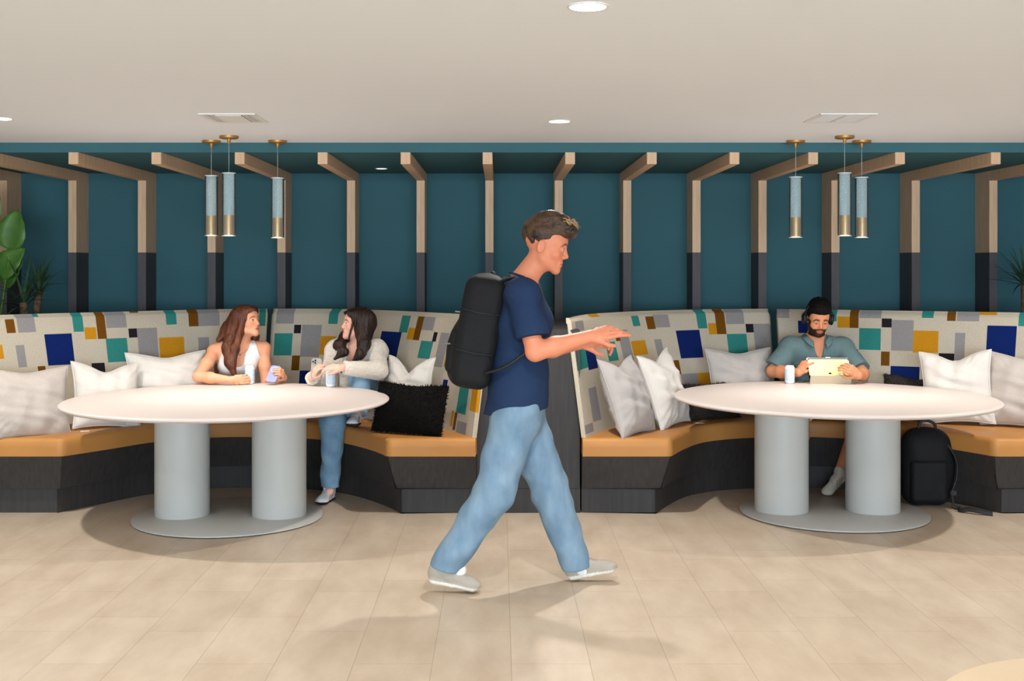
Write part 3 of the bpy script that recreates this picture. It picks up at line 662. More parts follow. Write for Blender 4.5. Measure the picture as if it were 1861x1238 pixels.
def sdf_mesh(prims, h, disp=None, cuts=()):
    us = [p for p in prims if p.op == 'u']
    lo = np.min([p.lo for p in us], 0)-5*h-.02; hi = np.max([p.hi for p in us], 0)+5*h+.02
    n = np.ceil((hi-lo)/h).astype(int)+1
    ax = [(lo[i]+h*np.arange(n[i])).astype(f32) for i in range(3)]
    F = np.full(n, .3, dtype=f32)
    for p in prims:
        pad = p.k+5*h; i0 = np.maximum(0, np.floor((p.lo-pad-lo)/h)).astype(int); i1 = np.minimum(n, np.ceil((p.hi+pad-lo)/h).astype(int)+1)
        if np.any(i1 <= i0): continue
        x = ax[0][i0[0]:i1[0], None, None]; y = ax[1][None, i0[1]:i1[1], None]; z = ax[2][None, None, i0[2]:i1[2]]
        d = p.fn(x, y, z).astype(f32)
        for pt, nn in p.cuts: d = np.maximum(d, ((x-pt[0])*nn[0]+(y-pt[1])*nn[1]+(z-pt[2])*nn[2]).astype(f32))
        S = F[i0[0]:i1[0], i0[1]:i1[1], i0[2]:i1[2]]
        if p.op == 'u': hh = np.maximum(p.k-np.abs(S-d), 0)/p.k; S[...] = np.minimum(S, d)-hh*hh*p.k*.25
        else: hh = np.maximum(p.k-np.abs(S+d), 0)/p.k; S[...] = np.maximum(S, -d)+hh*hh*p.k*.25
    for pt, nn in cuts:
        nn = nz(nn); F = np.maximum(F, ((ax[0][:, None, None]-pt[0])*nn[0]+(ax[1][None, :, None]-pt[1])*nn[1]+(ax[2][None, None, :]-pt[2])*nn[2]).astype(f32))
    if disp is not None:
        idx = np.nonzero(np.abs(F) < .03); F[idx] += disp(ax[0][idx[0]], ax[1][idx[1]], ax[2][idx[2]]).astype(f32)
    I = F < 0
    c = np.zeros(n-1, dtype=np.int8)
    for a in (0, 1):
        for b in (0, 1):
            for e in (0, 1): c += I[a:n[0]-1+a, b:n[1]-1+b, e:n[2]-1+e]
    act = np.nonzero((c > 0) & (c < 8)); na = len(act[0])
    idm = np.full(n-1, -1, dtype=np.int32); idm[act] = np.arange(na)
    cor = [(a, b, e) for a in (0, 1) for b in (0, 1) for e in (0, 1)]
    val = {q: F[act[0]+q[0], act[1]+q[1], act[2]+q[2]] for q in cor}
    acc = np.zeros((na, 3)); cnt = np.zeros(na)
    for q in cor:
        for d in range(3):
            if q[d]: continue
            r = list(q); r[d] = 1; r = tuple(r); v0, v1 = val[q], val[r]; mk = (v0 < 0) != (v1 < 0)
            t = np.where(mk, v0/np.where(mk, v0-v1, 1), 0)
            for j in range(3): acc[:, j] += np.where(mk, q[j]+(t if j == d else 0), 0)
            cnt += mk
    V = (np.stack(act, 1)+acc/cnt[:, None])*h+lo
    faces = []
    for d in range(3):
        a, b = [(1, 2), (2, 0), (0, 1)][d]
        s0 = [slice(None)]*3; s1 = [slice(None)]*3; s0[d] = slice(0, n[d]-1); s1[d] = slice(1, n[d])
        ch = I[tuple(s0)] != I[tuple(s1)]; ix = list(np.nonzero(ch)); ok = (ix[a] > 0) & (ix[b] > 0) & (ix[a] < n[a]-1) & (ix[b] < n[b]-1)
        ix = [v[ok] for v in ix]
        def g(da, db):
            j = [v.copy() for v in ix]; j[a] -= da; j[b] -= db; return idm[tuple(j)]
        q = np.stack([g(1, 1), g(0, 1), g(0, 0), g(1, 0)], 1); ins = I[tuple(ix)]
        q[~ins] = q[~ins][:, ::-1]; faces.append(q)
    Q = np.concatenate(faces); Q = Q[(Q >= 0).all(1)]
    return V, Q
def to_obj(name, V, Q, m, parent=None, origin=(0, 0, 0), color=None, smooth_it=1):
    V = V.copy()
    # light Laplacian smoothing of the grid steps
    for _ in range(smooth_it):
        S = np.zeros_like(V); cn = np.zeros(len(V))
        for i in range(4):
            j = (i+1) % 4; np.add.at(S, Q[:, i], V[Q[:, j]]); np.add.at(S, Q[:, j], V[Q[:, i]]); np.add.at(cn, Q[:, i], 1); np.add.at(cn, Q[:, j], 1)
        V = V*.5+.5*S/np.maximum(cn, 1)[:, None]
    W = V-A(origin)
    me = bpy.data.meshes.new(name); nv, nq = len(W), len(Q)
    me.vertices.add(nv); me.vertices.foreach_set('co', W.astype(f32).ravel())
    me.loops.add(nq*4); me.loops.foreach_set('vertex_index', Q.astype(np.int32).ravel())
    me.polygons.add(nq); me.polygons.foreach_set('loop_start', np.arange(0, nq*4, 4, dtype=np.int32))
    me.update(calc_edges=True); me.validate()
    if color is not None:
        col = color(V); at = me.color_attributes.new('Col', 'FLOAT_COLOR', 'POINT'); at.data.foreach_set('color', np.concatenate([col, np.ones((nv, 1))], 1).astype(f32).ravel())
    me.materials.append(m); me.shade_smooth()
    o = bpy.data.objects.new(name, me); C.objects.link(o)
    if parent is not None: o.parent = parent
    return o
def folds(seed, freq, amp, n=5, stretch=(1, 1, 1)):
    r = np.random.RandomState(seed); ds = r.normal(size=(n, 3))*A(stretch); ds /= np.linalg.norm(ds, axis=1)[:, None]; fr = freq*r.uniform(.6, 1.5, n); ph = r.uniform(0, 6.28, n)
    def fn(x, y, z):
        s = 0
        for d, f, p in zip(ds, fr, ph):
            q = (x*d[0]+y*d[1]+z*d[2])*f+p; s = s+np.sin(q+1.3*np.sin(q*.37+p*2))
        return amp*s/n
    return fn
def frame(fwd, up=(0, 0, 1), roll=0):
    f = nz(fwd); r = nz(np.cross(f, A(up))); u = np.cross(r, f)
    if roll: c, s = math.cos(roll), math.sin(roll); r, u = c*r+s*u, -s*r+c*u
    return np.stack([r, f, u], 1)            # columns: right, forward, up
class Head:
    def __init__(s, c, R, sc=1.0, male=True): s.c, s.R, s.s, s.male = A(c), R, sc, male
    def w(s, *p): return s.c+s.R@(A(p)*s.s)
    def loc(s, V): return (V-s.c)@s.R/s.s
    def prims(s):
        w, R, k, m = s.w, s.R, s.s, s.male; E = lambda c, r, kk=.015, op='u', RR=None: ell(w(*c), A(r)*k, R if RR is None else R@RR, kk, op)
        jw = .050 if m else .043; fw = .061 if m else .058
        o = [E((0, -.018, .035), (.075, .094, .082)), E((0, .022, -.030), (fw, .066, .082), .03), E((0, .045, .035), (.058, .045, .05), .03)]
        for q in (-1, 1):
            o += [cone(w(q*jw, .005, -.062), .020*k, w(q*.012, .066, -.098), .017*k, .02), E((q*.040, .052, -.030), (.024, .022, .020), .02),
                  cone(w(q*.046, .066, .017), .009*k, w(q*.014, .079, .015), .008*k, .012)]
        o += [E((0, .071, -.099), (.021 if m else .016, .016, .017), .02)]
        for q in (-1, 1): o.append(E((q*.031, .089, -.002), (.0155, .012, .0105), .010, 's'))
        for q in (-1, 1): o += [E((q*.031, .0735, -.001), (.0135, .0120, .0115), .003), cone(w(q*.019, .084, .004), .0032*k, w(q*.042, .079, .003), .003*k, .004)]
        o += [cone(w(0, .083, .010), .0075*k, w(0, .101, -.030), .0095*k, .010), cone(w(0, .101, -.030), .0095*k, w(0, .088, -.042), .006*k, .006)]
        for q in (-1, 1): o.append(E((q*.0115, .091, -.036), (.0075, .009, .007), .005))
        o += [E((0, .080, -.067), (.027, .012, .017), .012), E((0, .0895, -.0625), (.021, .0060, .0050), .005), E((0, .0885, -.0735), (.018, .0065, .0058), .005),
              E((0, .0975, -.0680), (.023, .0065, .0016), .003, 's')]
        for q in (-1, 1):
            Re = np.array([[math.cos(q*.35), 0, 0], [0, 1, 0], [0, 0, 1]]); a = q*.4
            Rz = np.array([[math.cos(a), -math.sin(a), 0], [math.sin(a), math.cos(a), 0], [0, 0, 1.]])
            o += [E((q*.079, -.014, -.012), (.007, .019, .031), .006, 'u', Rz), E((q*.087, -.008, -.010), (.005, .010, .019), .004, 's', Rz)]
        return o
    def paint(s, base, lips, brow, beard=None, brow_w=.0045):
        base, lips, brow = A(lin(base)), A(lin(lips)), A(lin(brow))
        def fn(V):
            L = s.loc(V); x, y, z = np.abs(L[:, 0]), L[:, 1], L[:, 2]; col = np.tile(base, (len(V), 1))
            def mix(mask, c): mask = np.clip(mask, 0, 1)[:, None]; col[:] = col*(1-mask)+A(c)*mask
            fr = (y > .03) & (z > -.15) & (z < .15) & (x < .1)
            ck = fr*np.exp(-(((x-.042)/.022)**2+((z+.032)/.02)**2))*.35; mix(ck, base*A((1.05, .72, .68)))
            nb = fr*np.exp(-((x/.014)**2+((z+.030)/.012)**2))*(y > .085)*.3; mix(nb, base*A((1.05, .72, .68)))
            if beard is not None:
                jaw = np.clip((-.045-z-.25*np.clip(x-.03, 0, 1)+.35*np.clip(x-.05, 0, 1)*3)/.010, 0, 1)*(x < .085)*(y > -.01)*(z > -.128)
                mou = np.clip(1.3-((x/.036)**2+((z+.055)/.010)**2), 0, 1)
                lipm = np.clip(1.5-((x/.025)**2+((z+.069)/.012)**2)*1.1, 0, 1)*(y > .07)
                side = np.clip((x-.058)/.006, 0, 1)*(z < .0)*(y > .0)*(y < .055)*(z > -.1)
                mix(np.maximum(np.maximum(jaw, mou*fr), side)*(1-lipm)*.96, lin(beard))
            mix(fr*(y > .072)*np.clip(1.6-((x/.0235)**2+((z+.068)/.0115)**2)*1.25, 0, 1), lips)
            mix(fr*(y > .078)*np.clip(1.4-((x/.022)**2+((z+.0681)/.0019)**2), 0, 1)*.75, base*.12)
            bz = .0235-.9*np.clip(x-.038, 0, 1)+.12*np.clip(.03-x, 0, 1)*-1
            mix(fr*(y > .05)*(x > .013)*(x < .053)*np.clip(1.5-np.abs(z-bz)/brow_w, 0, 1)*.85, brow)
            return col
        return fn
    def eyes(s, parent, look=(0, 0), iris=(70, 45, 25), lid=0.0, skin=(206, 150, 120)):
        for q in (-1, 1):
            c = s.w(q*.031, .0748, -.001); R = s.R
            bm = bmesh.new(); bmesh.ops.create_uvsphere(bm, u_segments=32, v_segments=24, radius=.0118*s.s)
            cl = bm.loops.layers.float_color.new('Col'); dl = nz((look[0], 1, look[1]))
            for f in bm.faces:
                p = nz(f.calc_center_median()); d = p@dl; cc = (212, 200, 192)
                if d > .82: cc = iris
                if d > .965: cc = (8, 6, 6)
                if p[2] > .34-lid and p[1] > 0: cc = (38, 24, 20) if p[2] < .52-lid else skin
                for l in f.loops: l[cl] = (*lin(cc), 1)
            for v in bm.verts: v.co = Vector(R@A(v.co))+Vector(c-A(parent.location))
            me = bpy.data.meshes.new('eye'); bm.to_mesh(me); bm.free(); link('eye', me, M['eye'], parent, True)
M['eye'] = mat('eye_surface', (235, 228, 222), .15, vcol='Col')
M['skin'] = mat('skin', (220, 170, 140), .5, spec=.35, vcol='Col', sss=.12)
M['vc'] = mat('coloured_fabric', (200, 200, 200), .85, spec=.15, vcol='Col', noise=.05, nscale=60)
def hand(wrist, fdir, palm_n, side, curls, thumb, s=1.0, spread=1.0):
    """fdir: finger direction, palm_n: outward palm normal, side: +1/-1 thumb to the right/left of fdir seen from the back of the hand"""
    f = nz(fdir); n = A(palm_n); n = nz(n-f*(n@f)); x = np.cross(f, -n)*side; W = A(wrist)
    def w(a, b, c): return W+(x*a+f*b+n*c)*s       # a: towards thumb, b: along, c: towards palm side
    o = [econe(w(0, -.005, 0), (.027*s, .018*s), w(-.001, .035, .001), (.034*s, .016*s), x, .012), econe(w(-.001, .035, .001), (.034*s, .016*s), w(-.002, .078, .0), (.038*s, .011*s), x, .01)]
    bases = [(.029, .086), (.0095, .090), (-.0105, .086), (-.029, .078)]; lens = [(.041, .025, .020), (.045, .029, .021), (.041, .027, .020), (.032, .020, .018)]
    rr = [(.0092, .0085, .0078, .007), (.0094, .0088, .008, .0072), (.009, .0084, .0077, .007), (.008, .0074, .007, .0062)]
    for i in range(4):
        p = A((bases[i][0], bases[i][1], 0)); a = 0; pts = [w(*(p-A((0, .02, 0)))), w(*p)]; sp = (bases[i][0]-.0)*2.0*spread
        for j in range(3):
            a += curls[i][j]; d = A((math.sin(sp)*math.cos(a)*.6, math.cos(a), math.sin(a))); p = p+d*lens[i][j]; pts.append(w(*p))
        o += chain(pts, [v*s for v in (rr[i][0], *rr[i])], .004)
    p = A((.020, .012, .006)); pts = [w(*p)]; p = A((.036, .040, thumb[0])); pts.append(w(*p))
    for j, (dx, dy, dz) in enumerate(thumb[1:]): p = p+nz((dx, dy, dz))*(.033, .027)[j]; pts.append(w(*p))
    o += chain(pts, [.0145*s, .0115*s, .0098*s, .0082*s], .006)
    return o
def arm(S, E, Wr, r=(.05, .042, .040, .027), k=.02):
    S, E, Wr = A(S), A(E), A(Wr); return [cone(S, r[0], (S+E)/2, (r[0]+r[1])/2+.002, k), cone((S+E)/2, (r[0]+r[1])/2+.002, E, r[2]*.95, k), cone(E, r[2], E+(Wr-E)*.35, r[2]*1.02, k), cone(E+(Wr-E)*.35, r[2]*1.02, Wr, r[3], k)]
def shoe(parent, heel, toe, upv, origin, col=(225, 222, 216), sole=(240, 238, 232), L=None, stripes=None, name='sneaker', seed=1):
    heel, toe = A(heel), A(toe); L = np.linalg.norm(toe-heel) if L is None else L; f = nz(toe-heel); u = A(upv); u = nz(u-f*(u@f)); x = np.cross(f, u)
    def w(a, b, c): return heel+x*a*L/.28+f*b*L/.28+u*c*L/.28
    k = L/.28; R = np.stack([x, f, u], 1)
    sp = [econe(w(0, .038, .012), (.034*k, .014*k), w(0, .13, .012), (.034*k, .014*k), x, .01), econe(w(0, .13, .012), (.034*k, .014*k), w(.003, .235, .014), (.044*k, .014*k), x, .01)]
    up = [ell(w(0, .06, .048), A((.032, .052, .045))*k, R, .02), cone(w(0, .07, .07), .034*k, w(0, .12, .058), .034*k, .02), cone(w(0, .12, .056), .034*k, w(.002, .20, .036), .032*k, .02), ell(w(.003, .225, .032), A((.042, .048, .026))*k, R, .02), cone(w(0, .05, .075), .036*k, w(0, .06, .102), .036*k, .02)]
    for p in sp+up: p.cut(w(0, 0, 0), -u)
    for p in sp: p.cut(w(0, 0, .024), u)
    V, Q = sdf_mesh(sp+up, .0032)
    cb, cs = A(lin(col)), A(lin(sole))
    def colf(V):
        L_ = (V-heel)@R/k; c = np.tile(cb, (len(V), 1)); c[L_[:, 2] < .022] = cs
        if stripes is not None:
            for b in (.105, .13, .155): c[(np.abs(L_[:, 1]-b+.5*(L_[:, 2]-.04)) < .0055) & (L_[:, 2] > .026) & (L_[:, 2] < .075) & (np.abs(L_[:, 0]) > .022)] = A(lin(stripes))
        tong = (np.abs(L_[:, 0]) < .018) & (L_[:, 1] > .085) & (L_[:, 1] < .18) & (L_[:, 2] > .04); c[tong] = c[tong]*.82
        return c
    o = to_obj(name, V, Q, M['vc'], parent, origin, colf)
    bm = bmesh.new()
    for i in range(5):
        b = .10+i*.018; z = .094-(b-.09)*.42
        tube(bm, [w(-.022, b, z-.006)-A(origin), w(0, b+.004, z+.004)-A(origin), w(.022, b, z-.006)-A(origin)], .003*k, 6)
    fin('shoelace', bm, M['tag'], o, True)
    return o
# ------------------------------------------------------------------ people
def torso(P0, Wst, Ch, N, SL, SR, side, male=True, inf=0.0, fwd=None):
    P0, Wst, Ch, N, SL, SR = map(A, (P0, Wst, Ch, N, SL, SR)); i = inf
    if male: a, b, c = (.165, .112), (.140, .102), (.165, .115)
    else: a, b, c = (.160, .110), (.112, .083), (.132, .092)
    g = lambda q: (q[0]+i, q[1]+i)
    o = [econe(P0, g(a), Wst, g(b), side, .04), econe(Wst, g(b), Ch, g(c), side, .04)]
    up = Ch+(N-Ch)*.55
    o += [econe(Ch, g(c), up, (c[0]*.86+i, c[1]*.78+i), side, .04)]
    for S in (SL, SR): o += [cone(up*.5+N*.5, .060+i, S, .047+i, .04), cone(Ch*.4+up*.6, .07+i, S, .045+i, .04)]
    return o
def strand_hair(name, prims, parent, origin, m, seed, amp=.0022, fr=330, smooth_axis=(1, 1, .06)):
    g = folds(seed, fr, amp, 7, smooth_axis); g2 = folds(seed+1, fr*.3, amp*2, 5, (1, 1, .15))
    V, Q = sdf_mesh(prims, .0032, lambda x, y, z: g(x, y, z)+g2(x, y, z))
    return to_obj(name, V, Q, m, parent, origin)
def hairmat(name, c1, c2):
    return mat(name, c1, .42, spec=.4, col2=c2, nscale=40, stretch=(1, 1, .08), bump=.5, bscale=130, bstretch=(1, 1, .05))
M['hair_auburn'] = hairmat('auburn_hair', (112, 60, 33), (54, 26, 15))
M['hair_dark'] = hairmat('dark_brown_hair', (52, 32, 22), (22, 13, 9))
M['hair_black'] = mat('black_hair', (18, 14, 12), .7, spec=.15, noise=.4, nscale=60, bump=.6, bscale=120)
M['hair_brown'] = mat('brown_hair', (96, 66, 42), .45, spec=.4, col2=(28, 18, 12), nscale=26, stretch=(1, .3, 1), bump=.6, bscale=90)
M['lit_hair_tip'] = mat('painted_lit_hair_tips', (186, 146, 104), .5, noise=.3, nscale=40)
M['white_top'] = mat('white_top', (236, 232, 230), .8, noise=.04, nscale=50)
M['cardigan'] = mat('cream_knit', (222, 210, 194), .95, sheen=.5, noise=.12, nscale=70, bump=.9, bscale=130)
M['denim'] = mat('light_blue_denim', (132, 156, 174), .85, spec=.15, col2=(104, 131, 153), nscale=14, stretch=(1, 1, .5), bump=.25, bscale=350)
M['denim2'] = mat('pale_blue_denim', (132, 162, 182), .85, spec=.15, col2=(98, 130, 154), nscale=10, bump=.25, bscale=350)
M['dark_trousers'] = mat('dark_trousers', (34, 34, 38), .85)
M['navy'] = mat('navy_tshirt', (36, 54, 84), .85, spec=.15, noise=.12, nscale=10, bump=.15, bscale=300)
M['sage'] = mat('sage_shirt', (98, 120, 122), .85, spec=.15, noise=.10, nscale=40, stretch=(2, 2, .4), bump=.3, bscale=260, bstretch=(1, 1, .3))
M['shorts'] = mat('pale_shorts', (196, 198, 202), .85)
M['black_top'] = mat('black_top', (16, 14, 16), .8)

# ================================================= walking man
def walking_man():
    O = (.09, 5.66, 0)
    t = tag(thing('person', 'young man mid-stride in navy t-shirt and light blue jeans, crossing in front of the booths', 'person', O))
    sd = A((0, -1, 0)); fw = A((1, 0, 0))
    hip = A((.085, 5.67, .905)); wst = A((.095, 5.67, 1.06)); ch = A((.115, 5.67, 1.27)); nk = A((.105, 5.67, 1.475))
    SR = A((.105, 5.495, 1.415)); SL = A((.13, 5.85, 1.41)); ER = A((.165, 5.42, 1.145)); WR = A((.425, 5.46, 1.215)); EL = A((.19, 5.88, 1.115)); WL = A((.40, 5.74, 1.165))
    H = Head((.226, 5.67, 1.640), frame((1, -.12, -.26)), 1.06, True)
    hR, kR, aR = hip+A((0, -.09, -.02)), A((-.02, 5.56, .48)), A((-.245, 5.58, .135))
    hL, kL, aL = hip+A((0, .09, -.02)), A((.245, 5.77, .455)), A((.372, 5.77, .095))
    curl = [(.08, .2, .15), (.22, .4, .3), (.35, .5, .35), (.45, .6, .4)]
    body = torso(hip, wst, ch, nk, SL, SR, sd)
    body += H.prims()+[cone(nk+A((.0, 0, -.02)), .062, H.w(0, -.012, -.06), .055, .03)]
    body += arm(SR, ER, WR, (.052, .044, .043, .028))+arm(SL, EL, WL, (.052, .044, .043, .028))
    body += hand(WR, (1, .10, .22), (.15, .75, -.65), 1, curl, (.012, (.45, .8, .45), (.1, .9, .35)), 1.05, .4)
    body += hand(WL, (1, -.25, .10), (.1, -.75, -.65), -1, [(.4, .8, .5)]*4, (.012, (.45, .8, .45), (.1, .9, .35)), 1.05, .4)
    for a_, b_, c_ in ((hR, kR, aR), (hL, kL, aL)): body += [cone(a_, .085, b_, .055, .03), cone(b_, .053, (b_*2+c_)/3, .053, .03), cone((b_*2+c_)/3, .053, c_, .036, .03)]
    body += [cone(aR, .036, aR+A((.05, 0, -.05)), .03), cone(aL, .036, aL+A((.05, 0, -.03)), .03)]
    V, Q = sdf_mesh(body, .0034)
    to_obj('body', V, Q, M['skin'], t, O, H.paint((220, 138, 104), (190, 98, 86), (60, 38, 24)))
    H.eyes(t, (0, -.35), (70, 45, 25), .25, (210, 140, 108))
    # hair
    E = lambda c, r, k=.01, op='u': ell(H.w(*c), r, H.R, k, op)
    hp = [E((0, -.026, .048), (.086, .103, .088)), E((0, .05, .088), (.070, .066, .046), .03), E((.01, .090, .080), (.056, .036, .030), .02), E((0, .01, .125), (.066, .078, .036), .03),
          E((0, .098, -.03), (.085, .075, .090), .008, 's'), E((0, .05, -.085), (.10, .10, .075), .01, 's'), E((.09, .03, -.035), (.03, .065, .055), .01, 's'), E((-.09, .03, -.035), (.03, .065, .055), .01, 's'), E((0, -.05, -.105), (.09, .09, .05), .01, 's')]
    for i in range(26):
        r = random.Random(i); x = r.uniform(-.055, .055); y = r.uniform(-.04, .09); hp.append(cone(H.w(x, y, .10-abs(y-.02)*.15), .010, H.w(x+r.uniform(-.02, .02), y+r.uniform(.015, .045), .122-abs(y)*.25+r.uniform(-.006, .014)), .004, .008))
    ho_ = strand_hair('hair', hp, t, O, M['hair_brown'], 5, .003, 240, (.3, 1, .4))
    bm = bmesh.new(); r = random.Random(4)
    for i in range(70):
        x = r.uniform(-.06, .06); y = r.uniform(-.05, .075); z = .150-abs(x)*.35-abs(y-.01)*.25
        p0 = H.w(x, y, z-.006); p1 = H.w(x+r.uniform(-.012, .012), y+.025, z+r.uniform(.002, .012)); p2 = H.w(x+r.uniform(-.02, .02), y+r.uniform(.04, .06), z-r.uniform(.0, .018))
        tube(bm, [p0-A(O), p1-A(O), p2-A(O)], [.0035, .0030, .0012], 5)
    fin('lit_tip_strands', bm, M['lit_hair_tip'], ho_, True)  # paler strand colour paints the light caught on the hair tips
    # t-shirt
    fo = folds(4, 26, .010, 6, (.6, .6, 1.3)); 
    sh = torso(hip+A((0, 0, -.02)), wst, ch, nk+A((-.01, 0, -.03)), SL, SR, sd, True, .022)
    sh += [econe(hip+A((.0, 0, -.11)), (.198, .160), wst, (.17, .135), sd, .03)]
    for S, E_, W_ in ((SR, ER, WR), (SL, EL, WL)):
        d = nz(E_-S); sh.append(cone(S, .068, S+d*.26, .078, .03).cut(S+d*.215, d))
    V, Q = sdf_mesh(sh+[cone(H.w(0, -.012, -.05), .060, nk+A((.015, 0, .02)), .066, .006, 's')], .0045, fo, cuts=[((0.09, 0, .845), (0.08, 0, -1))])
    to_obj('t_shirt', V, Q, M['navy'], t, O, smooth_it=2)
    bm = bmesh.new(); c0 = nk+A((.012, 0, .012)); pts = [Vector((c0[0]-O[0]+.066*math.cos(a), c0[1]-O[1]+.066*math.sin(a), c0[2]-.022*math.cos(a))) for a in np.linspace(0, 2*PI, 33)]
    tube(bm, pts, .0055, 8, False); fin('collar', bm, M['navy'], t, True)
    # jeans
    fo = folds(9, 34, .013, 7, (1, .6, 1.2)); jn = [econe(hip+A((0, 0, .0)), (.168, .125), hip+A((0, 0, -.09)), (.178, .132), sd, .03)]
    for h_, k_, a_, cutn in ((hR, kR, aR, None), (hL, kL, aL, None)):
        d = nz(a_-k_); e = a_+d*.03
        jn += [cone(h_+A((0, 0, -.02)), .115, k_, .094, .03), cone(k_, .094, e, .073, .03).cut(e+d*.0, d+A((0, 0, -1.2)))]
    V, Q = sdf_mesh(jn, .0048, fo, cuts=[((0, 0, .90), (0, 0, 1))]); to_obj('jeans', V, Q, M['denim'], t, O, smooth_it=2)
    # socks and shoes
    for a_, dd in ((aR, A((.05, 0, -.03))), (aL, A((.03, 0, -.03)))):
        V, Q = sdf_mesh([cone(a_+A((0, 0, .02)), .045, a_+dd, .042)], .004); to_obj('sock', V, Q, M['tag'], t, O)
    shoe(t, (-.352, 5.575, .052), (-.105, 5.57, -.012+.02), (.25, -.05, 1), O, (168, 160, 148), (214, 208, 196), .275)
    shoe(t, (.318, 5.77, .004), (.575, 5.77, .050), (-.2, 0, 1), O, (168, 160, 148), (214, 208, 196), .275)
    # backpack worn
    b = thing('backpack', 'black backpack worn on the walking man\'s back', 'backpack', (-.12, 5.67, 1.2))
    bo = A(b.location)+A((-.035, 0, -.045))
    R = frame((1, 0, -.18))
    V, Q = sdf_mesh([rbox((-.135, 5.67, 1.18), (.155, .098, .265), .055, R), ell((-.185, 5.67, 1.09), (.125, .10, .16), R, .04), ell((-.10, 5.67, 1.33), (.12, .08, .12), R, .05)], .005, folds(3, 30, .008, 5))
    V2 = V
    to_obj('bag_body', V, Q, M['black_cloth'], b, bo, smooth_it=2)
    V, Q = sdf_mesh([rbox((-.235, 5.67, 1.09), (.11, .045, .11), .035, R)], .005, folds(3, 40, .005, 5)); to_obj('front_pocket', V, Q, M['black_cloth'], b, bo, smooth_it=2)
    tubeo('top_handle', [Vector(p)-Vector(bo) for p in catmull([(-.05, 5.64, 1.40), (-.06, 5.65, 1.455), (-.07, 5.69, 1.455), (-.06, 5.70, 1.40)], 6)], .009, M['black_trim'], b)
    for q in (-1, 1):
        S = SR if q < 0 else SL; y = 5.67+q*.115
        pts = catmull([(-.04, y*.6+5.67*.4, 1.41), (.02, y, 1.470), (.09, y, 1.478), (.145, y, 1.425), (.195, y+q*.03, 1.31), (.16, y+q*.085, 1.18), (.04, y+q*.10, 1.08), (-.06, y+q*.03, 1.04)], 8)
        pts = [Vector(p)-Vector(b.location) for p in pts]
        tubeo('shoulder_strap', pts, .022, M['black_trim'], b, 10, .32)
    Rb = lambda a, u_: Vector(A((-.135, 5.67, 1.18))+R@A((.156, a, u_)))-Vector(bo)
    for u_ in (.10, -.09):
        bm = bmesh.new(); tube(bm, [Rb(-.085, u_), Rb(0, u_-.006), Rb(.085, u_)], .007, 6, True, .5); fin('side_strap', bm, M['black_trim'], b, True)
    for z, ln in ((1.395, .03), (1.27, .045), (1.12, .05)):
        bm = bmesh.new(); tube(bm, [Vector((-.16-(1.395-z)*.30-ln, 5.575, z+.01))-Vector(bo), Vector((-.16-(1.395-z)*.30+ln, 5.572, z))-Vector(bo)], .004, 6); fin('zip_pull', bm, M['grey_trim'], b, True)
walking_man()

